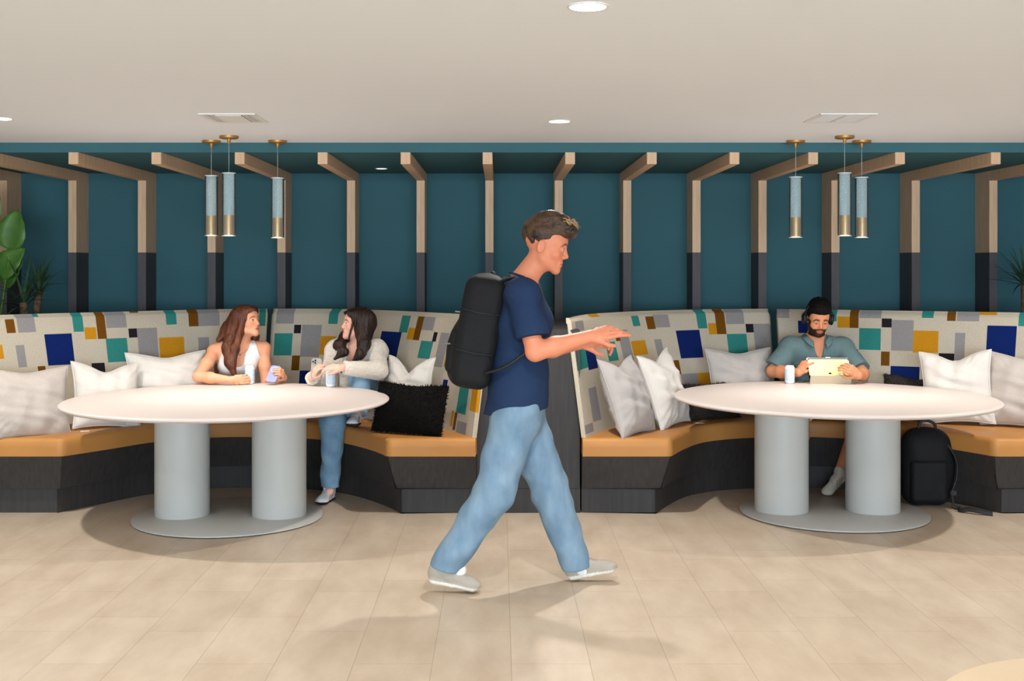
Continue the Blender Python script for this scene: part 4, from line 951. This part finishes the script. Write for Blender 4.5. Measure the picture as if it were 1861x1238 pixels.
# ================================================= long-haired woman on the left
def woman_left():
    O = (-1.84, 8.35, .48)
    t = thing('person', 'woman with long auburn hair and white sleeveless top, elbow on the left table, looking aside', 'person', O)
    yaw = A((.24, -.97, 0)); sd = nz(np.cross(yaw, (0, 0, 1)))
    hip = A((-1.87, 8.50, .585)); wst = A((-1.87, 8.46, .72)); ch = A((-1.855, 8.40, .86)); nk = A((-1.833, 8.37, 1.00))
    SR = A((-2.005, 8.345, .937)); SL = A((-1.675, 8.41, .950)); ER = A((-2.055, 8.085, .785)); WR = A((-1.815, 8.035, .765)); EL = A((-1.645, 8.36, .70)); WL = A((-1.49, 8.185, .768))
    H = Head((-1.772, 8.33, 1.147), frame((.86, -.50, .20), roll=.05), .93, False)
    body = torso(hip, wst, ch, nk, SL, SR, sd, False)
    for q in (-1, 1): body.append(ell(ch+yaw*.07+sd*q*.062+A((0, 0, -.015)), (.055, .05, .055), None, .04))
    body += H.prims()+[cone(nk+A((0, 0, -.02)), .050, H.w(0, -.015, -.06), .045, .03)]
    body += arm(SR, ER, WR, (.043, .037, .036, .023))+arm(SL, EL, WL, (.043, .037, .036, .023))
    # right hand wrapped round the can, left hand holding the phone
    body += hand(WR, (1, .25, .05), (-.05, 1, .05), 1, [(.35, .75, .5), (.4, .8, .5), (.4, .8, .5), (.4, .8, .5)], (.014, (.3, .75, .75), (-.1, .8, .6)), .88)
    body += hand(WL, (.05, -.75, .42), (-1, -.3, 0.1), -1, [(.35, .8, .55), (.45, .85, .6), (.5, .9, .6), (.5, .9, .6)], (.014, (.35, .85, .5), (-.1, .85, .5)), .88)
    kn = [A((-1.63, 8.04, .56)), A((-1.46, 8.07, .56))]; an = [A((-1.585, 8.10, .12)), A((-1.435, 8.10, .12))]
    for i, q in enumerate((1, -1)):
        h_ = hip+sd*q*.085; body += [cone(h_, .078, kn[i], .05, .03), cone(kn[i], .048, an[i], .034, .03)]
    V, Q = sdf_mesh(body, .0032)
    to_obj('body', V, Q, M['skin'], t, O, H.paint((226, 160, 124), (196, 98, 88), (104, 66, 42)))
    H.eyes(t, (.1, .05), (60, 90, 90), .12, (226, 160, 130))
    # sleeveless top with a deep v neck
    tp = torso(hip, wst, ch, nk+A((0, 0, -.02)), SL, SR, sd, False, .010)
    for q in (-1, 1):
        tp.append(ell(ch+yaw*.073+sd*q*.062+A((0, 0, -.015)), (.063, .058, .062), None, .03))
    vc = ch+yaw*.10
    tp += [cone(nk+yaw*.05+A((0, 0, .02)), .066, ch+yaw*.135+A((0, 0, -.02)), .030, .01, 's'), cone(nk+yaw*.02+A((0, 0, .03)), .062, nk+yaw*.05+A((0, 0, -.02)), .062, .01, 's')]
    V, Q = sdf_mesh(tp, .0035, folds(6, 40, .005, 5), cuts=[((0, 0, .55), (0, 0, -1))]+[(nk+sd*q*.118+A((0, 0, -.04)), sd*q+A((0, 0, .28))) for q in (-1, 1)]); to_obj('sleeveless_top', V, Q, M['white_top'], t, O, smooth_it=2)
    tr = [econe(hip+A((0, 0, .02)), (.165, .118), hip+A((0, 0, -.03)), (.168, .125), sd, .03)]
    for i, q in enumerate((1, -1)):
        h_ = hip+sd*q*.085; tr += [cone(h_, .092, kn[i], .068, .03), cone(kn[i], .066, an[i], .058, .03)]
    V, Q = sdf_mesh(tr, .005, folds(2, 30, .008)); to_obj('trousers', V, Q, M['dark_trousers'], t, O)
    for a_ in an: shoe(t, a_+A((0, .05, -.118)), a_+A((0, -.19, -.118)), (0, 0, 1), O, (40, 38, 38), (60, 56, 54), .24)
    # hair
    E = lambda c, r, k=.012, op='u': ell(H.w(*c), r, H.R, k, op)
    hp = [E((0, -.028, .040), (.084, .100, .090)), E((0, .045, .078), (.062, .05, .030), .03), E((0, .092, -.04), (.060, .075, .105), .008, 's'), E((0, .075, -.085), (.09, .08, .065), .01, 's'), E((.0, .11, .0), (.05, .05, .07), .01, 's')]
    q = lambda px, py, D: A(P(px, py, D))
    hp += chain([H.w(.055, -.03, .05), q(424, 600, 8.33), q(415, 632, 8.25), q(418, 660, 8.19), q(430, 690, 8.17)], [.055, .052, .043, .032, .010], .03)
    hp += chain([H.w(.02, -.07, .03), q(416, 600, 8.40), q(398, 618, 8.36)], [.07, .055, .020], .03)
    hp += chain([H.w(.06, .02, .03), q(436, 604, 8.27), q(428, 635, 8.21), q(424, 665, 8.18)], [.03, .028, .028, .014], .02)
    hp += chain([q(440, 600, 8.46), q(425, 640, 8.52), q(398, 668, 8.50), q(394, 695, 8.46)], [.06, .055, .03, .02], .03)
    hp += chain([H.w(-.055, -.04, .0), q(463, 612, 8.42), q(465, 628, 8.42)], [.04, .03, .014], .02)
    strand_hair('hair', hp, t, O, M['hair_auburn'], 3)
    bm = bmesh.new(); pts = [nk+yaw*.055*s+sd*.058*c_-A((0, 0, .0)) for s, c_ in ()]
    pp = catmull([Vector(nk+sd*.058+A((0, 0, -.012))), Vector(nk+sd*.045+yaw*.065+A((0, 0, -.045))), Vector(nk+yaw*.10+A((0, 0, -.078))), Vector(nk-sd*.045+yaw*.065+A((0, 0, -.045))), Vector(nk-sd*.058+A((0, 0, -.012)))], 8)
    tube(bm, [p-Vector(O) for p in pp], .0012, 6); bmesh.ops.create_uvsphere(bm, u_segments=8, v_segments=6, radius=.005, matrix=Matrix.Translation(Vector(nk+yaw*.104+A((0, 0, -.083)))-Vector(O)))
    fin('necklace', bm, M['brass'], t, True)
woman_left()
def phone(label, c, up, nrm, m, s=1.0, bump='blocks'):
    u = nz(up); n = A(nrm); n = nz(n-u*(n@u)); x = np.cross(n, u)
    R = Matrix([[x[i], n[i], u[i]] for i in range(3)]).to_4x4()
    t = thing('smartphone', label, 'phone', c); t.rotation_euler = R.to_euler()     # local: x width, y back normal, z up
    def rb(name, w, h, d, y, mm, cx=0, cz=0, bv=.008):
        bm = bmesh.new(); box(bm, cx-w/2, cx+w/2, y, y+d, cz-h/2, cz+h/2)
        es = [e for e in bm.edges if abs((e.verts[0].co-e.verts[1].co).y) > 1e-4]; bmesh.ops.bevel(bm, geom=es, offset=bv*s, segments=4, affect='EDGES'); return fin(name, bm, mm, t)
    rb('case', .075*s, .152*s, .009*s, -.0045*s, m); rb('screen', .069*s, .145*s, .0006, -.0052*s, M['screen'])
    if bump == 'blocks':
        rb('camera_bump', .036*s, .036*s, .003*s, .0045*s, M['silver'], .015*s, .052*s, .006)
        for a, b in ((.008, .06), (.008, .044), (.023, .052)):
            bm = bmesh.new(); lathe(bm, [(0, 0), (.0062*s, 0), (.0062*s, .002), (0, .002)], 16); bmesh.ops.rotate(bm, verts=bm.verts, matrix=Matrix.Rotation(-PI/2, 3, 'X')); bmesh.ops.translate(bm, verts=bm.verts, vec=(a*s, .0073*s, b*s)); fin('lens', bm, M['screen'], t)
    else:
        bm = bmesh.new()
        pts = [(.024*s*math.cos(a), .006*s, .038*s+.024*s*math.sin(a)) for a in np.linspace(0, 2*PI, 25)]; tube(bm, pts, .0022*s, 6, False); fin('ring_grip', bm, M['white'], t, True)
    return t
phone('lavender-blue phone with a ring mark, in the long-haired woman\'s left hand', P(497, 680, 8.085), (.15, .72, .72), (-.05, -.8, .55), M['phone_blue'], .95, 'ring')
phone('taupe phone with camera bump, held up by the woman in the cardigan', P(575, 671, 7.955), (.02, .15, 1), (-.15, -1, .1), M['phone_grey'], .95)

# ================================================= woman in the fluffy cardigan
def woman_cardigan():
    O = (-.98, 8.2, .48)
    t = thing('person', 'woman with dark wavy hair in a fluffy cream cardigan, one knee drawn up', 'person', O)
    yaw = A((-.30, -.95, 0)); sd = nz(np.cross(yaw, (0, 0, 1)))
    hip = A((-.965, 8.30, .585)); wst = A((-.965, 8.27, .72)); ch = A((-.972, 8.225, .86)); nk = A((-.972, 8.20, .995))
    SR = A((-1.135, 8.25, .945)); SL = A((-.845, 8.155, .95)); ER = A((-1.215, 8.20, .735)); WR = A((-1.268, 7.985, .785)); EL = A((-.805, 7.94, .838)); WL = A((-1.04, 7.85, .865))
    H = Head((-.987, 8.17, 1.138), frame((-.93, -.36, .13), roll=-.04), .92, False)
    body = torso(hip, wst, ch, nk, SL, SR, sd, False)
    for q in (-1, 1): body.append(ell(ch+yaw*.065+sd*q*.062+A((0, 0, -.015)), (.055, .05, .055), None, .04))
    body += H.prims()+[cone(nk+A((0, 0, -.02)), .050, H.w(0, -.015, -.06), .045, .03)]
    body += arm(SR, ER, WR, (.043, .037, .036, .023))+arm(SL, EL, WL, (.043, .037, .036, .023))
    body += hand(WR, (.35, -.42, .62), (.72, -.1, -.1)-A((0, -.6, 0)), 1, [(.3, .75, .5), (.4, .85, .6), (.45, .9, .6), (.5, .9, .6)], (.014, (.35, .85, .45), (-.05, .9, .4)), .88)
    body += hand(WL, (-1, .05, .05), (.1, .55, -.8), -1, [(.2, .5, .4), (.3, .6, .4), (.35, .7, .5), (.4, .7, .5)], (.012, (.3, .85, .3), (.0, .9, .3)), .88)
    kU, aU = A((-.93, 8.005, .795)), A((-.945, 7.84, .56)); kD, aD = A((-1.095, 7.80, .515)), A((-1.105, 7.76, .12))
    for h_, k_, a_ in ((hip-sd*.085, kU, aU), (hip+sd*.085, kD, aD)): body += [cone(h_, .078, k_, .05, .03), cone(k_, .048, a_, .032, .03)]
    body += [cone(aU, .033, aU+A((0, -.05, -.03)), .028), cone(aD, .033, aD+A((0, -.05, -.05)), .028)]
    V, Q = sdf_mesh(body, .0032)
    to_obj('body', V, Q, M['skin'], t, O, H.paint((226, 172, 150), (188, 92, 84), (60, 40, 30)))
    H.eyes(t, (-.1, .1), (70, 50, 34), .12, (220, 160, 138))
    cg = torso(hip, wst, ch, nk+A((0, 0, -.05)), SL, SR, sd, False, .030)
    cg += [econe(hip+A((0, 0, -.02)), (.185, .135), wst, (.155, .125), sd, .03)]
    for S, E_, W_ in ((SR, ER, WR), (SL, EL, WL)):
        S, E_, W_ = A(S), A(E_), A(W_); d = nz(W_-E_)
        cg += [cone(S, .060, E_, .060, .03), cone(E_, .060, W_, .050, .03).cut(W_-d*.012, d)]
    cg += [cone(nk+yaw*.03+A((0, 0, .03)), .058, ch+yaw*.13+A((0, 0, -.02)), .036, .01, 's'), cone(nk+A((0, 0, .05)), .062, nk+A((0, 0, -.02)), .058, .01, 's'), cone(ch+yaw*.14+A((0, 0, -.02)), .03, hip+yaw*.17+A((0, 0, .03)), .035, .01, 's')]
    f1, f2 = folds(7, 45, .008, 6), folds(8, 260, .0035, 8)
    V, Q = sdf_mesh(cg, .004, lambda x, y, z: f1(x, y, z)+f2(x, y, z)); to_obj('cardigan', V, Q, M['cardigan'], t, O)
    tp = torso(hip, wst, ch, nk+A((0, 0, -.08)), SL, SR, sd, False, .008)[:2]+[ell(ch+yaw*.068+sd*q*.062+A((0, 0, -.02)), (.06, .055, .055), None, .03) for q in (-1, 1)]
    V, Q = sdf_mesh(tp, .004, None, cuts=[((0, 0, .875), (0, 0, 1))]); to_obj('black_top', V, Q, M['black_top'], t, O)
    jn = [econe(hip+A((0, 0, .02)), (.165, .12), hip+A((0, 0, -.03)), (.170, .125), sd, .03)]
    for h_, k_, a_, r in ((hip-sd*.085, kU, aU, (.095, .078, .066)), (hip+sd*.085, kD, aD, (.095, .080, .060))):
        d = nz(A(a_)-A(k_)); a2 = A(a_)+d*(.035 if k_ is kD else 0); jn += [cone(h_, r[0], k_, r[1], .03), cone(k_, r[1], a2, r[2], .03).cut(A(a2)-d*.005, d)]
    V, Q = sdf_mesh(jn, .0042, folds(12, 42, .011, 7)); to_obj('jeans', V, Q, M['denim2'], t, O, smooth_it=2)
    shoe(t, (-.945, 7.885, .482), (-.955, 7.655, .500), (0, -.1, 1), O, (206, 206, 208), (52, 40, 36), .235, (30, 32, 40))
    V, Q = sdf_mesh([cone(aD+A((0, 0, .04)), .040, aD+A((-.01, -.02, -.05)), .037)], .004); to_obj('sock', V, Q, M['tag'], t, O)
    shoe(t, (-1.10, 7.83, .002), (-1.15, 7.595, .002), (0, 0, 1), O, (216, 216, 218), (52, 40, 36), .25, (24, 28, 40))
    E = lambda c, r, k=.012, op='u': ell(H.w(*c), r, H.R, k, op)
    hp = [E((0, -.030, .038), (.086, .102, .090)), E((0, .045, .074), (.062, .05, .030), .03), E((0, .092, -.04), (.060, .075, .105), .008, 's'), E((0, .075, -.085), (.09, .08, .065), .01, 's'), E((.0, .11, .0), (.05, .05, .07), .01, 's'), E((-.08, .005, -.02), (.022, .022, .032), .006, 's')]
    q = lambda px, py, D: A(P(px, py, D))
    hp += chain([H.w(-.04, -.06, .04), q(659, 600, 8.14), q(662, 625, 8.08), q(655, 644, 8.03), q(643, 655, 8.02)], [.07, .056, .043, .030, .012], .03)
    hp += chain([H.w(.0, -.09, .0), q(663, 600, 8.24), q(668, 628, 8.22)], [.06, .055, .03], .03)
    hp += chain([H.w(.06, .02, -.03), q(628, 612, 8.22), q(618, 628, 8.14), q(624, 640, 8.09), q(609, 652, 8.08)], [.035, .038, .036, .03, .010], .03)
    hp += chain([H.w(-.066, .045, .06), H.w(-.078, .045, -.01), q(633, 618, 8.07)], [.009, .007, .004], .01)
    strand_hair('hair', hp, t, O, M['hair_dark'], 13, .003, 300)
    bm = bmesh.new(); bmesh.ops.create_uvsphere(bm, u_segments=8, v_segments=6, radius=.006, matrix=Matrix.Translation(Vector(H.w(-.088, -.006, -.022))-Vector(O))); fin('earbud', bm, M['tag'], t, True)
woman_cardigan()

# ================================================= man with headphones
def seated_man():
    O = (2.27, 8.5, .48)
    t = thing('person', 'bearded man in a sage green shirt, smiling down at a tablet at the right table', 'person', O)
    yaw = A((0, -1, 0)); sd = A((-1, 0, 0))
    hip = A((2.28, 8.58, .59)); wst = A((2.275, 8.55, .73)); ch = A((2.27, 8.50, .875)); nk = A((2.265, 8.47, 1.025))
    SR = A((2.085, 8.45, .955)); SL = A((2.452, 8.45, .955)); ER = A((1.945, 8.41, .790)); WR = A((2.075, 8.20, .800)); EL = A((2.545, 8.27, .785)); WL = A((2.46, 8.10, .792))
    H = Head((2.262, 8.385, 1.170), frame((-.02, -.93, -.36), roll=.03), .98, True)
    body = torso(hip, wst, ch, nk, SL, SR, sd)
    body += H.prims()+[cone(nk+A((0, 0, -.03)), .062, H.w(0, -.02, -.055), .056, .03)]
    for q in (-1, 1): body.append(ell(H.w(q*.036, .066, -.046), (.016, .014, .013), H.R, .012))
    body += arm(SR, ER, WR, (.052, .045, .043, .028))+arm(SL, EL, WL, (.052, .045, .043, .028))
    cu = [(.35, .8, .6), (.45, .9, .6), (.5, .9, .6), (.5, .9, .6)]
    body += hand(WR, (.42, -.12, .62), (.85, .1, -.5)-A((0, -.5, 0)), 1, [(.7, 1.1, .6), (.8, 1.1, .6), (.85, 1.1, .6), (.9, 1.1, .6)], (.016, (.2, .9, .5), (-.1, .9, .5)), .98)
    body += hand(WL, (-.62, -.35, .42), (-.35, .9, -.2), -1, cu, (.014, (.5, .8, .4), (.1, .95, .3)), 1.0)
    kn = [A((2.08, 8.10, .565)), A((2.50, 8.08, .565))]; an = [A((2.02, 8.02, .12)), A((2.285, 7.925, .165))]
    for i, q in enumerate((1, -1)):
        h_ = hip+sd*q*.09; body += [cone(h_, .085, kn[i], .056, .03), cone(kn[i], .052, kn[i]*.6+an[i]*.4, .055, .03), cone(kn[i]*.6+an[i]*.4, .055, an[i], .036, .03)]
    V, Q = sdf_mesh(body, .0033)
    to_obj('body', V, Q, M['skin'], t, O, H.paint((206, 138, 100), (186, 100, 88), (16, 10, 9), (10, 6, 5), .0068))
    H.eyes(t, (0, -.6), (40, 26, 18), .52, (196, 130, 96))
    E = lambda c, r, k=.010, op='u': ell(H.w(*c), r, H.R, k, op)
    hp = [E((0, -.026, .046), (.083, .100, .090)), E((0, .035, .096), (.070, .064, .044), .03), E((0, .0, .112), (.064, .075, .040), .03), E((0, .098, -.035), (.066, .075, .092), .008, 's'), E((0, .05, -.085), (.10, .10, .075), .01, 's'), E((.09, .035, -.04), (.03, .05, .05), .01, 's'), E((-.09, .035, -.04), (.03, .05, .05), .01, 's')]
    g = folds(21, 220, .004, 8)
    V, Q = sdf_mesh(hp, .0033, g); to_obj('hair', V, Q, M['hair_black'], t, O)
    sh = torso(hip, wst, ch, nk+A((0, 0, -.04)), SL, SR, sd, True, .022)+[econe(hip+A((0, 0, -.06)), (.19, .145), wst, (.17, .135), sd, .03)]
    for S, E_ in ((SR, ER), (SL, EL)):
        d = nz(E_-S); Lx = np.linalg.norm(E_-S); sh.append(cone(S, .070, S+d*Lx, .080, .03).cut(S+d*Lx*.84, d))
    sh += [cone(nk+yaw*.03+A((0, 0, .04)), .060, ch+yaw*.135+A((0, 0, .03)), .022, .01, 's'), cone(nk+A((0, 0, .06)), .066, nk+A((0, 0, -.01)), .062, .01, 's')]
    f1, f2 = folds(31, 30, .009, 6), folds(32, 75, .003, 5, (1, 1, .4))
    V, Q = sdf_mesh(sh, .0042, lambda x, y, z: f1(x, y, z)+f2(x, y, z)); to_obj('shirt', V, Q, M['sage'], t, O, smooth_it=2)
    for q in (-1, 1):       # open collar wings
        a = nk+sd*q*.062+A((0, .03, .018)); b = nk+sd*q*.070+A((0, -.055, .002)); c_ = nk+sd*q*.085+A((0, -.095, -.045)); d_ = nk+sd*q*.045+A((0, -.118, -.075)); e_ = nk+sd*q*.040+A((0, -.080, -.035))
        bm = bmesh.new(); O2 = (O[0], O[1]+.024, O[2]-.012)
        f = [Vector(p)-Vector(O2) for p in (a+A((0, .03, 0)), b, e_, d_, c_, b+sd*q*.035+A((0, .01, -.018)), a+sd*q*.03+A((0, .03, -.02)))]
        vs = [bm.verts.new(p) for p in f]; bm.faces.new((vs[0], vs[1], vs[5], vs[6])); bm.faces.new((vs[1], vs[2], vs[4], vs[5])); bm.faces.new((vs[2], vs[3], vs[4]))
        bmesh.ops.subdivide_edges(bm, edges=bm.edges, cuts=2, smooth=.3, use_grid_fill=True)
        o = fin('collar', bm, M['sage'], t, True); md = o.modifiers.new('s', 'SOLIDIFY'); md.thickness = .007; md.offset = 0
    bm = bmesh.new()
    for dz in (.015, -.06, -.135): bmesh.ops.create_uvsphere(bm, u_segments=10, v_segments=6, radius=.0055, matrix=Matrix.Translation(Vector(ch+yaw*(.143+dz*-.06)+A((0, 0, dz)))-Vector(O)))
    fin('shirt_button', bm, M['tag'], t, True)
    sr = [econe(hip+A((0, 0, .02)), (.17, .125), hip+A((0, 0, -.03)), (.175, .13), sd, .03)]
    for i, q in enumerate((1, -1)):
        h_ = hip+sd*q*.09; d = nz(kn[i]-h_); sr.append(cone(h_, .105, kn[i], .098, .03).cut(kn[i]-d*.03, d))
    V, Q = sdf_mesh(sr, .005, folds(41, 30, .009)); to_obj('shorts', V, Q, M['shorts'], t, O, smooth_it=2)
    d = nz(A((-.18, -.10, -.155)))
    shoe(t, an[1]+A((.055, .035, -.045)), an[1]+A((-.115, -.075, -.155)), (-.45, -.45, .75), O, (198, 190, 176), (120, 108, 92), .25, (150, 142, 130))
    shoe(t, (2.02, 8.08, .002), (1.99, 7.82, .002), (0, 0, 1), O, (206, 200, 188), (222, 216, 204), .26)
    # headphones
    hpn = thing('headphones', 'black over-ear headphones worn by the bearded man', 'headphones', H.w(0, 0, .1))
    ho = Vector(hpn.location)
    pts = [Vector(H.w(.094*math.cos(a)*(1 if abs(math.cos(a)) < .9 else 1), -.012, .020+.118*math.sin(a)))-ho for a in np.linspace(-.05, PI+.05, 25)]
    tubeo('headband', pts, .011, M['hp'], hpn, 10, .5)
    for q in (-1, 1):
        V, Q = sdf_mesh([ell(H.w(q*.099, -.010, -.012), (.017, .034, .042), H.R, .01)], .003); V = V; o = to_obj('ear_cup', V, Q, M['hp'], hpn, ho)
        V, Q = sdf_mesh([ell(H.w(q*.088, -.010, -.012), (.012, .030, .037), H.R, .01)], .003); to_obj('ear_cushion', V, Q, M['black_trim'], o, ho)
        tubeo('yoke', [Vector(H.w(q*.095, -.012, .045))-ho, Vector(H.w(q*.114, -.012, .025))-ho, Vector(H.w(q*.116, -.012, .0))-ho], .004, M['hp'], hpn, 8)
seated_man()
# tablet on its folding cover
t = thing('tablet', 'tablet with a pale gold back standing in a taupe folding cover on the right table', 'tablet', (2.275, 8.12, .73))
def slab(name, w, h, d, loc, rx, m, par, bv=.008):
    bm = bmesh.new(); box(bm, -w/2, w/2, -d/2, d/2, -h/2, h/2)
    es = [e for e in bm.edges if abs((e.verts[0].co-e.verts[1].co).y) > d*.9 and abs((e.verts[0].co-e.verts[1].co).x) < 1e-5]; bmesh.ops.bevel(bm, geom=es, offset=bv, segments=4, affect='EDGES')
    bmesh.ops.rotate(bm, verts=bm.verts, matrix=Matrix.Rotation(rx, 3, 'X')); bmesh.ops.translate(bm, verts=bm.verts, vec=loc); return fin(name, bm, m, par)
slab('back_panel', .283, .125, .006, (0, .035, .108), rd(-28), M['gold_case'], t)
slab('screen', .278, .205, .003, (0, .060, .085), rd(-30), M['screen'], t)
slab('cover_flap', .283, .062, .004, (0, -.006, .029), rd(18), M['flap'], t, .004)
slab('stand_base', .283, .19, .004, (0, .10, .003), rd(-90), M['flap'], t, .004)
slab('top_edge', .283, .010, .009, (0, .070, .170), rd(-28), M['grey_trim'], t, .004)
slab('camera_window', .028, .022, .002, (.120, .055, .152), rd(-28), M['silver'], t, .005)
slab('pencil', .034, .006, .004, (.0, .068, .1765), rd(-28), M['tag'], t, .002)
bm = bmesh.new(); bmesh.ops.create_uvsphere(bm, u_segments=14, v_segments=8, radius=1); bmesh.ops.scale(bm, verts=bm.verts, vec=(.0115, .0012, .0065)); bmesh.ops.rotate(bm, verts=bm.verts, matrix=Matrix.Rotation(rd(-28), 3, 'X')); bmesh.ops.translate(bm, verts=bm.verts, vec=(.0, .012, .072)); fin('back_emblem', bm, M['shadowgap'], t, True)
# backpack standing on the floor
b = thing('backpack', 'black backpack standing on the floor against the right booth, strap trailing', 'backpack', (2.755, 7.62, 0)); bo = A(b.location)
V, Q = sdf_mesh([rbox((2.745, 7.62, .245), (.150, .10, .24), .09), ell((2.745, 7.62, .36), (.135, .09, .14), None, .05), ell((2.88, 7.63, .24), (.05, .07, .14), None, .05)], .005, folds(51, 24, .008, 5), cuts=[((0, 0, .002), (0, 0, -1))]); to_obj('bag_body', V, Q, M['black_cloth'], b, bo, smooth_it=2)
V, Q = sdf_mesh([rbox((2.735, 7.535, .17), (.115, .035, .135), .03)], .005, folds(52, 30, .006, 5), cuts=[((0, 0, .004), (0, 0, -1))]); to_obj('front_pocket', V, Q, M['black_cloth'], b, bo, smooth_it=2)
tubeo('top_handle', catmull([(-.06, -.01, .47), (-.05, -.02, .535), (.0, -.02, .545), (.045, -.02, .52), (.05, -.01, .46)], 6), .010, M['black_trim'], b, 8)
tubeo('shoulder_strap', catmull([(.08, -.06, .44), (.15, -.09, .32), (.155, -.10, .20), (.12, -.11, .10), (.13, -.12, .03), (.16, -.14, .012)], 6), .020, M['black_trim'], b, 8, .35)
bm = bmesh.new(); box(bm, .105, .145, -.125, -.11, .085, .115); fin('strap_buckle', bm, M['black_trim'], b, bevel=.004)
bm = bmesh.new(); pts = catmull([(.125, -.13, .06), (.10, -.16, .02), (.13, -.23, .016), (.17, -.26, .026), (.22, -.30, .022), (.285, -.335, .014)], 8)
prev = None
for i, p in enumerate(pts):
    w_ = .004 if i < 14 else .012
    cur = [bm.verts.new(p+Vector((w_*.3, w_, w_))), bm.verts.new(p-Vector((w_*.3, w_, w_)))]
    if prev: bm.faces.new((prev[0], prev[1], cur[1], cur[0]))
    prev = cur
o = fin('trailing_strap', bm, M['black_trim'], b, True); md = o.modifiers.new('s', 'SOLIDIFY'); md.thickness = .003
